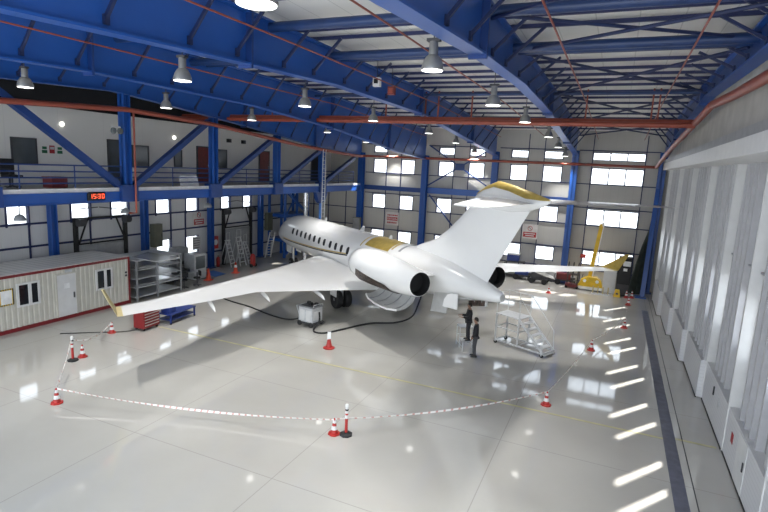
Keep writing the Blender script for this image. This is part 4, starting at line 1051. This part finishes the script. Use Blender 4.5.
MB().box(-.4,.4,-.5,.5,0,.04).build('plinth', M['dark'], t)
t = thing('low_cabinet', 'low dark grey cabinet behind the work table by the workshop wall', 'cabinet', (-26.35,25.3,0))
MB().box(-.35,.35,-.5,.5,.05,.82).build('carcass', M['dark'], t); MB().box(.35,.37,-.45,.45,.12,.76).build('door', M['grey'], t); MB().box(-.38,.38,-.53,.53,.82,.86).build('top', M['grey'], t); MB().box(-.3,.3,-.45,.45,0,.05).build('plinth', M['black'], t)
for y,l in ((24.95,'olive electric cabinet mounted on the blue column above the rack'),(37.0,'olive electric cabinet mounted on the blue column behind the jet nose')):
    t = thing('electric_cabinet', l, 'electric cabinet', (-27.1,y,2.3), group='olive cabinets')
    MB().box(-.12,.22,-.36,.36,0,1.5).build('housing', M['olive'], t); d = MB().box(.22,.24,-.33,.33,.04,1.46).build('door', M['olive'], t); MB().box(.24,.26,.24,.27,.65,.85).build('handle', M['black'], d)
    MB().box(-.2,-.12,-.3,.3,.2,.3).box(-.2,-.12,-.3,.3,1.2,1.3).build('bracket', M['dark'], t)
t = thing('electric_cabinet', 'olive-grey electric cabinet low on the corner column at the mezzanine end', 'electric cabinet', (-20.95,41.65,2.0), group='olive cabinets')
MB().box(-.36,.36,-.12,.15,0,1.6).build('housing', M['olive'], t); MB().box(-.33,.33,-.14,-.12,.04,1.56).build('door', M['grey'], t)
# black door frames with lifting gear
def shutter_frame(y0, y1, z1, label, sheet):
    t = thing('shutter_frame', label, 'door frame', (-27.55,(y0+y1)/2,0)); h = (y1-y0)/2
    for s in (-1,1):
        MB().box(-.1,.12,s*h-.09,s*h+.09,0,z1).build('post', M['black'], t)
        MB().lathe([(.03,-.2),(.22,-.18),(.22,.22),(.03,.25)],16,(.3,s*h*.93,z1-.25),'Y').build('motor_drum', M['dark'], t)
        MB().bar((.1,s*(h-.1),z1-1.5),(.1,s*h*.55,z1),.07,.07,up=(1,0,0)).build('brace', M['black'], t)
    MB().box(.02,.1,-h,h,z1-.1,z1).box(.02,.1,-h,h,z1-1.55,z1-1.47).build('cross_rail', M['black'], t)
    MB().bar((.15,-.2,z1+.55),(.15,h,z1+.3),.05,.05).bar((.15,-.3,z1+.55),(.15,-h,z1+.5),.05,.05).build('cable_arm', M['dark'], t)
    MB().box(-.06,-.02,-h+.1,h-.1,.05,sheet).build('door_sheet', M['grey'], t)
shutter_frame(19.75,23.0,4.5,'black steel door frame with lifting drums behind the cabin roof',2.9)
shutter_frame(31.9,35.2,4.4,'black steel door frame with a grey sheet door behind the ladders',2.75)
# signs
def no_smoking(loc, axis, label):
    t = thing('warning_sign', label, 'sign', loc); f = -1 if axis == 'X' else 1
    def pl(a0,a1,z0,z1,d0,d1,m,n):
        b = MB(); b.box(a0,a1,*sorted((f*d0,f*d1)),z0,z1) if axis == 'X' else b.box(*sorted((f*d0,f*d1)),a0,a1,z0,z1); return b.build(n,M[m],t)
    pl(-.58,.58,0,1.15,0,.02,'signw','panel'); pl(-.5,.5,.12,.52,.02,.026,'signr','red_band')
    pl(-.42,.42,.36,.44,.026,.03,'signw','text_line'); pl(-.34,.34,.2,.28,.026,.03,'signw','text_line')
    rg = []
    for k in range(21):
        a = 2*PI*k/20; p = (.17*math.cos(a), .82+.17*math.sin(a)); rg.append((p[0],f*.03,p[1]) if axis == 'X' else (f*.03,p[0],p[1]))
    MB().poly(rg,.022,6).build('ring', M['signr'], t)
    q = ((-.12,.94),(.12,.70)); q = [(x,f*.03,z) if axis == 'X' else (f*.03,x,z) for x,z in q]
    MB().tube(q[0],q[1],.018,6).build('slash', M['black'], t)
no_smoking((-6.02,YB-.09,3.08),'X','no smoking sign with red band on the back wall below the tailplane')
no_smoking((-27.85,29.6,3.2),'Y','no smoking sign with red band on the workshop wall above the cabinets')
t = thing('warning_sign', 'white sign with three dark red lettered bands on the back wall beside the mezzanine', 'sign', (-17.9,YB-.09,3.1))
MB().box(-.62,.62,-.02,0,0,1.15).build('panel', M['signw'], t); MB().box(-.5,.5,-.03,-.02,.42,.72).build('red_band', M['signr'], t)
for z0,z1,m in ((.82,.94,'signr'),(.16,.3,'signr'),(.5,.56,'signw'),(.6,.65,'signw')):
    x = -.46
    while x < .42:
        w = random.uniform(.06,.14); MB().box(x,x+w,-.035,-.03,z0,z1).build('letter_block', M[m], t); x += w+.04
t = thing('fire_notice', 'small red notice on a pale panel behind the yellow stand', 'sign', (-1.9,YB-.09,2.0)); MB().box(-.2,.2,-.02,0,0,.3).build('panel', M['signr'], t); MB().box(-.13,.13,-.025,-.02,.1,.2).build('symbol', M['orange'], t)
t = thing('wall_list', 'white list of lines posted on the workshop wall beside the low window', 'notice', (-27.8,29.3,1.5))
MB().box(0,.02,-.4,.4,0,.95).build('panel', M['signw'], t)
for k in range(5): MB().box(.02,.025,-.3,.3,.12+k*.17,.16+k*.17).build('text_line', M['dark'], t)
# fire hose reel, extinguishers
t = thing('fire_hose_cabinet', 'red fire hose cabinet on the wall beside the column and orange cone', 'fire cabinet', (-27.79,31.1,1.35))
MB().box(-.1,.15,-.35,.35,0,.95).build('body', M['red'], t); d = MB().box(.15,.17,-.3,.3,.05,.9).build('door', M['red'], t); MB().lathe([(.05,.17),(.22,.19),(.22,.2),(.05,.2)],18,(0,0,.5),'X').build('reel', M['white'], d)
def extinguisher(loc, label, k=1.):
    t = thing('fire_extinguisher', label, 'fire extinguisher', loc, group='fire extinguishers')
    MB().lathe([(.10*k,0),(.11*k,.03*k),(.11*k,.5*k),(.08*k,.6*k),(.03*k,.64*k)],18).build('cylinder', M['red'], t, smooth=True)
    MB().tube((0,0,.64*k),(0,0,.7*k),.025*k).bar((-.02*k,0,.71*k),(.12*k,0,.74*k),.03*k,.02*k).build('valve', M['black'], t)
    MB().poly([(.0,.03*k,.66*k),(.02,.13*k,.6*k),(.0,.135*k,.3*k)],.013*k,6).build('hose', M['black'], t)
extinguisher((-27.3,31.0,0),'red fire extinguisher on the floor below the hose cabinet',1.2)
t = thing('wheeled_extinguisher', 'large wheeled red fire extinguisher in front of the ladders', 'fire extinguisher', (-25.2,32.5,0))
MB().lathe([(.17,.1),(.2,.15),(.2,.85),(.13,1.0),(.04,1.05)],20).build('cylinder', M['red'], t, smooth=True); MB().lathe([(.03,-.04),(.14,-.03),(.14,.03),(.03,.04)],14,(.05,.25,.14),'Y').build('wheel', M['rubber'], t); MB().lathe([(.03,-.04),(.14,-.03),(.14,.03),(.03,.04)],14,(.05,-.25,.14),'Y').build('wheel', M['rubber'], t)
MB().poly([(-.15,-.18,.15),(-.22,-.18,1.15),(-.22,.18,1.15),(-.15,.18,.15)],.018,6).build('handle', M['dark'], t)
o = MB().prism([(-26.6,29.7,.011),(-25.1,29.3,.011),(-25.0,28.1,.011),(-26.5,28.5,.011)],.016).build('floor_mat', M['mat_blue']); tag(o,'bright blue rubber mat on the floor between orange cones','mat')
# aluminium step ladders
for k,(x,y,h,rz,l) in enumerate([(-26.9,31.6,2.0,.1,'tallest grey step ladder before the grey sheet door'),(-26.6,32.5,2.2,-.1,'grey step ladder beside the wheeled extinguisher, middle of three'),(-26.8,33.5,1.7,.2,'shortest grey step ladder, standing next to the column behind the jet nose')]):
    t = thing('step_ladder', l, 'ladder', (x,y,0), rz, group='step ladders')
    for s in (-1,1):
        MB().bar((.55,s*.3,0),(0,s*.22,h),.05,.06).build('front_stile', M['alu'], t); MB().bar((-.55,s*.3,0),(0,s*.22,h),.04,.05).build('rear_stile', M['galv'], t)
    for j in range(1,7):
        f = j/7; MB().box(.55*(1-f)-.06,.55*(1-f)+.06,-.3+.08*f,.3-.08*f,h*f-.02,h*f+.02).build('tread', M['alu'], t)
    MB().box(-.1,.12,-.24,.24,h-.02,h+.03).build('top_plate', M['galv'], t)
    MB().poly([(.05,-.22,h),(.05,-.22,h+.6),(.05,.22,h+.6),(.05,.22,h)],.018,6).build('hand_rail', M['galv'], t)
# dock framework near the jet nose
t = thing('docking_frame', 'blue steel docking framework with diagonals behind the jet nose', 'framework', (-26.4,39.1,0))
for y in (-1.8,0,1.8):
    for x in (-.8,.8): MB().box(x-.09,x+.09,y-.09,y+.09,0,5.8).build('upright', M['blue'], t)
for z in (1.5,3.6): MB().box(-.85,.85,-1.8,1.8,z-.14,z+.14).build('platform_beam', M['blue'], t)
MB().bar((.8,-1.6,.3),(.8,1.6,3.5),.18,.18).bar((.8,1.6,3.7),(.8,-1.6,5.7),.18,.18).bar((.8,-1.6,3.7),(.8,.2,5.7),.1,.1).build('brace', M['blue'], t)
MB().tube((.95,1.0,0),(.95,1.0,5.8),.06).build('red_riser', M['pipe'], t)
t = thing('step_ladder', 'white plastic drum ladder leaning by the column behind the jet nose', 'ladder', (-26.3,36.3,0), 2.6)
for s in (-1,1): MB().bar((.6,s*.25,0),(-.35,s*.22,2.3),.07,.08).build('stile', M['white'], t)
for j in range(1,9): MB().box(.6-.95*j/9-.05,.6-.95*j/9+.05,-.25,.25,2.3*j/9-.02,2.3*j/9+.02).build('tread', M['alu'], t)
# round wall-mounted lamps below the mezzanine
for y,l in ((13.1,'round hooded lamp hanging under the mezzanine beam at the cabin end'),(18.0,'small hooded lamp under the mezzanine beam beside the red riser pipe'),(23.6,'small hooded lamp under the mezzanine beam above the blue mat')):
    t = thing('hooded_lamp', l, 'lamp', (XT-.6,y,5.35), group='hooded lamps')
    MB().lathe([(.2,0),(.22,.05),(.15,.2),(.05,.26)],18).build('hood', M['grey'], t, smooth=True); MB().tube((0,0,.26),(0,0,1.1),.02,6).build('stem', M['dark'], t)

# ------------------------------------------------------------------ tool chest, blue cart, power cart
t = thing('tool_chest', 'red tool chest with six pale-edged drawers under the near wing', 'tool chest', (-19.85,17.6,0), .07)
MB().box(-.3,.3,-.5,.5,.12,1.0).build('carcass', M['chestred'], t, bevel=.015)
for k in range(6):
    z = .17+k*.135; d = MB().box(.3,.325,-.46,.46,z,z+.115).build('drawer', M['chestred'], t); MB().box(.325,.35,-.44,.44,z+.085,z+.112).build('pull', M['alu'], d)
MB().box(-.31,.31,-.51,.51,1.0,1.04).build('top', M['dark'], t)
for x in (-.22,.22):
    for y in (-.4,.4): MB().lathe([(.02,-.025),(.06,-.025),(.06,.025),(.02,.025)],12,(x,y,.06),'Y').build('caster', M['rubber'], t)
t = thing('creeper_bench', 'low blue wheeled bench next to the red tool chest', 'bench', (-19.75,19.4,0), .1)
MB().box(-.4,.4,-.95,.95,.48,.54).build('deck', M['bluecart'], t)
for x in (-.36,.36):
    for y in (-.88,.88): MB().box(x-.03,x+.03,y-.03,y+.03,.08,.48).build('leg', M['bluecart'], t); MB().lathe([(.02,-.02),(.05,-.02),(.05,.02),(.02,.02)],12,(x,y,.05),'Y').build('caster', M['rubber'], t)
MB().box(-.38,.38,-.9,.9,.2,.23).build('lower_shelf', M['bluecart'], t)
MB().poly([(-.36,-.9,.54),(-.36,-.9,.95),(.36,-.9,.95),(.36,-.9,.54)],.02,8).build('handle', M['bluecart'], t)
t = thing('blue_case', 'dark blue tool case standing on the low blue bench', 'case', (-19.7,18.8,.54), .1)
MB().box(-.25,.25,-.25,.25,0,.26).build('shell', M['bluecart'], t, bevel=.03); MB().poly([(-.08,0,.26),(-.08,0,.31),(.08,0,.31),(.08,0,.26)],.012,6).build('handle', M['black'], t)
# ground power cart
ang = math.atan2(-.12,.74)
t = thing('power_cart', 'white wheeled ground power cart with open top beside the main wheels', 'cart', (-13.65,22.3,0), ang)
MB().box(-.46,.46,-.4,.4,.22,.98).build('housing', M['galv'], t, bevel=.03)
MB().box(-.36,-.05,-.415,-.40,.3,.85).box(.05,.36,-.415,-.40,.3,.85).build('panel', M['white'], t)
MB().box(.46,.475,-.3,.3,.35,.8).build('side_panel', M['white'], t)
MB().box(-.48,.48,-.42,.42,.98,1.03).build('rim', M['grey'], t)
MB().box(-.36,.36,-.3,.3,1.03,1.06).build('top_tray', M['dark'], t)
for x,y,h in ((-.2,.1,.12),(.1,-.12,.16),(.25,.15,.1),(-.05,.05,.08)): MB().box(x-.08,x+.08,y-.07,y+.07,1.06,1.06+h).build('control_unit', M['black'], t)
MB().box(-.5,.55,-.42,.42,.14,.22).build('chassis', M['dark'], t)
for x in (-.36,.38):
    for y in (-.40,.40): MB().lathe([(.03,-.05),(.12,-.05),(.13,0),(.12,.05),(.03,.05)],16,(x,y,.13),'Y').build('wheel', M['rubber'], t)
MB().poly([(-.5,-.3,.5),(-.68,-.3,.95),(-.68,.3,.95),(-.5,.3,.5)],.02,8).build('push_handle', M['galv'], t)
MB().poly([(.5,-.35,1.03),(.5,-.35,1.15),(.5,.35,1.15),(.5,.35,1.03)],.018,8).build('side_handle', M['galv'], t)
def cable(pts, r, label):
    P = [Vector(p) for p in pts]; out = []
    for i in range(len(P)-1):
        p0,p1,p2,p3 = P[max(i-1,0)],P[i],P[i+1],P[min(i+2,len(P)-1)]
        for k in range(8):
            u = k/8; out.append(.5*((2*p1)+(p2-p0)*u+(2*p0-5*p1+4*p2-p3)*u*u+(3*p1-p0-3*p2+p3)*u**3))
    out.append(P[-1]); tag(MB().poly(out,r,8).build('power_cable', M['rubber'], smooth=True), label, 'cable')
cable([(-13.1,22.25,.75),(-12.95,22.0,.35),(-12.9,21.4,.05),(-12.3,21.35,.045),(-11.8,22.4,.045),(-11.1,24.0,.045),(-10.0,24.9,.045),(-9.35,25.6,.3),(-9.15,26.0,1.0),(-9.0,26.2,1.75)],.045,'black power cable looping from the cart up to the open engine cowl')
cable([(-14.2,22.5,.5),(-14.6,22.6,.1),(-15.2,22.3,.04),(-16.6,22.6,.04),(-18.2,23.2,.04),(-20.0,23.6,.04),(-21.5,24.2,.04)],.04,'black cable running from the cart under the wing toward the rack')
cable([(-22.3,15.0,.02),(-21.2,15.9,.02),(-20.3,16.6,.02),(-19.9,17.4,.02)],.02,'thin black cable on the floor between the cabin and the tool chest')

# ------------------------------------------------------------------ things along the back wall, beyond the far wing
def motor_cart(x, y, label, m, L=1.6):
    t = thing('equipment_trolley', label, 'trolley', (x,y,0), random.uniform(-.2,.2))
    MB().box(-L/2,L/2,-.4,.4,.28,.38).build('chassis', M['dark'], t)
    MB().box(-L/2+.1,L/4,-.35,.35,.38,.85).build('body', M[m], t, bevel=.04); MB().box(L/4,L/2-.05,-.3,.3,.38,.62).build('engine_cover', M['dark'], t, bevel=.03)
    for sx in (-L*.36,L*.36):
        for y_ in (-.4,.4): MB().lathe([(.04,-.06),(.2,-.06),(.21,0),(.2,.06),(.04,.06)],16,(sx,y_,.2),'Y').build('wheel', M['rubber'], t)
    MB().poly([(L/2,0,.33),(L/2+.4,0,.4),(L/2+.5,0,.9)],.025,8).build('tow_bar', M['dark'], t)
motor_cart(-6.0,41.3,'dark blue equipment trolley by the back wall just past the exhaust','bluecart',1.5)
motor_cart(-4.75,40.6,'black motor trolley beneath the far wing','dark',1.3)
motor_cart(-2.95,41.5,'dark red equipment trolley under the far wing','redeq',1.5)
t = thing('blue_crate', 'blue crate with white edge stacked high by the back wall beside the fin', 'crate', (-7.0,41.8,1.3))
MB().box(-.45,.45,-.3,.3,0,.55).build('body', M['bluecart'], t, bevel=.03); MB().box(-.47,.47,-.32,.32,.5,.6).build('rim', M['white'], t)
t = thing('storage_shelf', 'dark shelf standing by the back wall carrying the blue crate', 'shelf', (-7.0,41.8,0))
for z in (.1,.7,1.25): MB().box(-.6,.9,-.35,.35,z,z+.05).build('shelf_board', M['dark'], t)
for x in (-.57,.87):
    for y in (-.32,.32): MB().box(x-.03,x+.03,y-.03,y+.03,0,1.3).build('upright', M['dark'], t)
t = thing('white_fairing', 'white curved cover leaning under the far wing by the back wall', 'cover', (-4.2,41.6,0))
MB().loft([[(x,.0,z0_),(x,.35,z0_),(x,.35,z0_+.05+hh),(x,.0,z0_+.05+hh)] for x,z0_,hh in ((-.9,.55,.05),(-.3,.45,.3),(.4,.35,.4),(1.0,.3,.3))]).build('shell', M['white'], t, smooth=True); MB().box(-.6,.7,.05,.3,0,.5).build('support', M['dark'], t)
t = thing('bottle_rack', 'dark brown trolley with tall rods under the far wing tip', 'rack', (-2.35,40.4,0))
MB().box(-.45,.45,-.3,.3,.1,.3).build('base', M['redeq'], t)
for x in (-.35,0,.35):
    for y in (-.2,.2): MB().tube((x,y,.3),(x,y,1.9),.035,8).build('rod', M['dark'], t)
MB().box(-.42,.42,-.27,.27,1.0,1.06).build('collar', M['brownblk'], t)
for x in (-.38,.38): MB().lathe([(.02,-.3),(.1,-.3),(.1,.3),(.02,.3)],12,(x,0,.1),'Y').build('wheel', M['rubber'], t)
# yellow hoist mast on a yellow tripod base
t = thing('hoist_mast', 'yellow lifting mast with pale front rail behind the far winglet', 'mast', (-1.0,40.7,0))
MB().bar((-.25,0,.5),(.2,0,4.85),.22,.26).build('mast', M['yellow'], t); MB().bar((-.06,-.16,.5),(.36,-.16,4.85),.1,.06).build('guide_rail', M['paper'], t)
MB().box(.25,.4,-.2,.2,4.7,4.95).build('head', M['paper'], t)
MB().prism([(-.95,-.3,.3),(.75,-.3,.3),(.6,-.3,.75),(.3,-.3,1.0),(-.3,-.3,1.0),(-.75,-.3,.75)],.7).build('base', M['yellow'], t)
for x in (-.5,.35): MB().lathe([(.02,-.02),(.12,-.01),(.12,.02),(.02,.03)],14,(x,-.67,.72),'Y').build('lamp', M['paper'], t)
MB().box(-.95,.7,-.6,.3,.08,.3).build('skid', M['paper'], t)
for x in (-.8,.55): MB().lathe([(.02,-.06),(.1,-.06),(.1,.06),(.02,.06)],12,(x,-.4,.1),'Y').build('wheel', M['rubber'], t)
t = thing('white_bin', 'white box with bright top between the yellow mast and the black cabinet', 'box', (.15,40.5,0))
MB().box(-.42,.42,-.4,.4,0,1.7).build('body', M['white'], t, bevel=.03); MB().box(-.47,.47,-.42,.42,1.7,1.76).build('lid', M['paper'], t)
t = thing('pipe_stands', 'row of small yellowish stands on the floor before the white box', 'stand', (-.35,39.3,0))
for k in range(4): MB().tube((-.5+k*.33,0,.05),(-.5+k*.33,0,.55),.04,8).build('post', M['cream'], t)
MB().box(-.6,.6,-.15,.15,0,.06).build('foot', M['galv'], t)
t = thing('tall_black_cabinet', 'tall black cabinet with two white notices beside the hangar doors', 'cabinet', (1.05,39.95,0))
MB().box(-.45,.4,-.35,.4,.04,2.75).build('carcass', M['black'], t, bevel=.03); d = MB().box(-.42,.37,-.37,-.35,.9,2.65).build('door', M['black'], t)
MB().box(-.15,.33,-.375,-.37,2.15,2.5).build('notice', M['paper'], d); MB().box(-.1,.15,-.375,-.37,1.8,2.0).build('notice', M['paper'], d)
MB().box(-.42,.37,-.37,-.35,.1,.85).build('lower_door', M['dark'], t); MB().box(-.4,.35,-.3,.35,0,.04).build('plinth', M['dark'], t)
t = thing('yellow_box', 'small yellow box on the floor in front of the black cabinet', 'box', (.72,39.3,0))
MB().loft([[(-.22,-.2,0),(.22,-.2,0),(.22,.2,0),(-.22,.2,0)],[(-.14,-.14,.5),(.14,-.14,.5),(.14,.14,.5),(-.14,.14,.5)]]).build('body', M['yellow'], t); MB().box(-.08,.08,-.22,-.17,.18,.3).build('label_plate', M['dark'], t)
rg = []
for k,(x,w,z) in enumerate([(1.95,.85,0),(1.95,.75,1.0),(2.05,.6,2.2),(2.2,.42,3.4),(2.4,.2,4.6),(2.42,.1,5.4)]):
    rg.append([(x+w*.55*math.cos(j*PI/8)*(1+.12*math.sin(5*j+k)), 41.5+w*.6*math.sin(j*PI/8)*(1+.12*math.cos(3*j+k)), z) for j in range(16)])
o = MB().loft(rg).build('tarpaulin', M['tarp'], smooth=True); tag(o,'dark green tarpaulin hanging down beside the corner column by the doors','tarpaulin')

# ------------------------------------------------------------------ camera and light
cam = bpy.data.cameras.new('camera'); cam.sensor_width = 36; cam.lens = 524.18*36/768; cam.clip_end = 300; cam.clip_start = .05
co = bpy.data.objects.new('camera', cam); C.objects.link(co)
RM = Matrix(((0.91242334,0.11185861,-0.39366394),(0.40639926,-0.13436113,0.90376254),(0.04820049,-0.98459877,-0.16805349)))
right, down, fwd = RM.col[0], RM.col[1], RM.col[2]
rot = Matrix((right, -down, -fwd)).transposed()
co.matrix_world = Matrix.Translation((0,0,8.163)) @ rot.to_4x4()
bpy.context.scene.camera = co
sun = bpy.data.lights.new('sun','SUN'); sun.energy = 16; sun.angle = R(1.5); sun.color = (1,.97,.92)
so = bpy.data.objects.new('sun', sun); C.objects.link(so); so.location = (30,60,40)
el = R(40); az = R(54.8)
d = Vector((-math.cos(az)*math.cos(el), -math.sin(az)*math.cos(el), -math.sin(el)))
so.rotation_euler = d.to_track_quat('-Z','Y').to_euler()
w = bpy.data.worlds.new('world'); bpy.context.scene.world = w; w.use_nodes = True
nt = w.node_tree; bg = nt.nodes['Background']
tc = nt.nodes.new('ShaderNodeTexCoord'); sx = nt.nodes.new('ShaderNodeSeparateXYZ'); rp = nt.nodes.new('ShaderNodeValToRGB')
nt.links.new(tc.outputs['Generated'], sx.inputs[0]); nt.links.new(sx.outputs[2], rp.inputs[0])
rp.color_ramp.elements[0].color = (.88,.94,1,1); rp.color_ramp.elements[0].position = .0
rp.color_ramp.elements[1].color = (.70,.84,1,1); rp.color_ramp.elements[1].position = .9
nt.links.new(rp.outputs[0], bg.inputs[0]); bg.inputs[1].default_value = 3.0
vs_ = bpy.context.scene.view_settings
vs_.view_transform = 'Standard'; vs_.look = 'None'; vs_.exposure = 0.2; vs_.gamma = 1.0
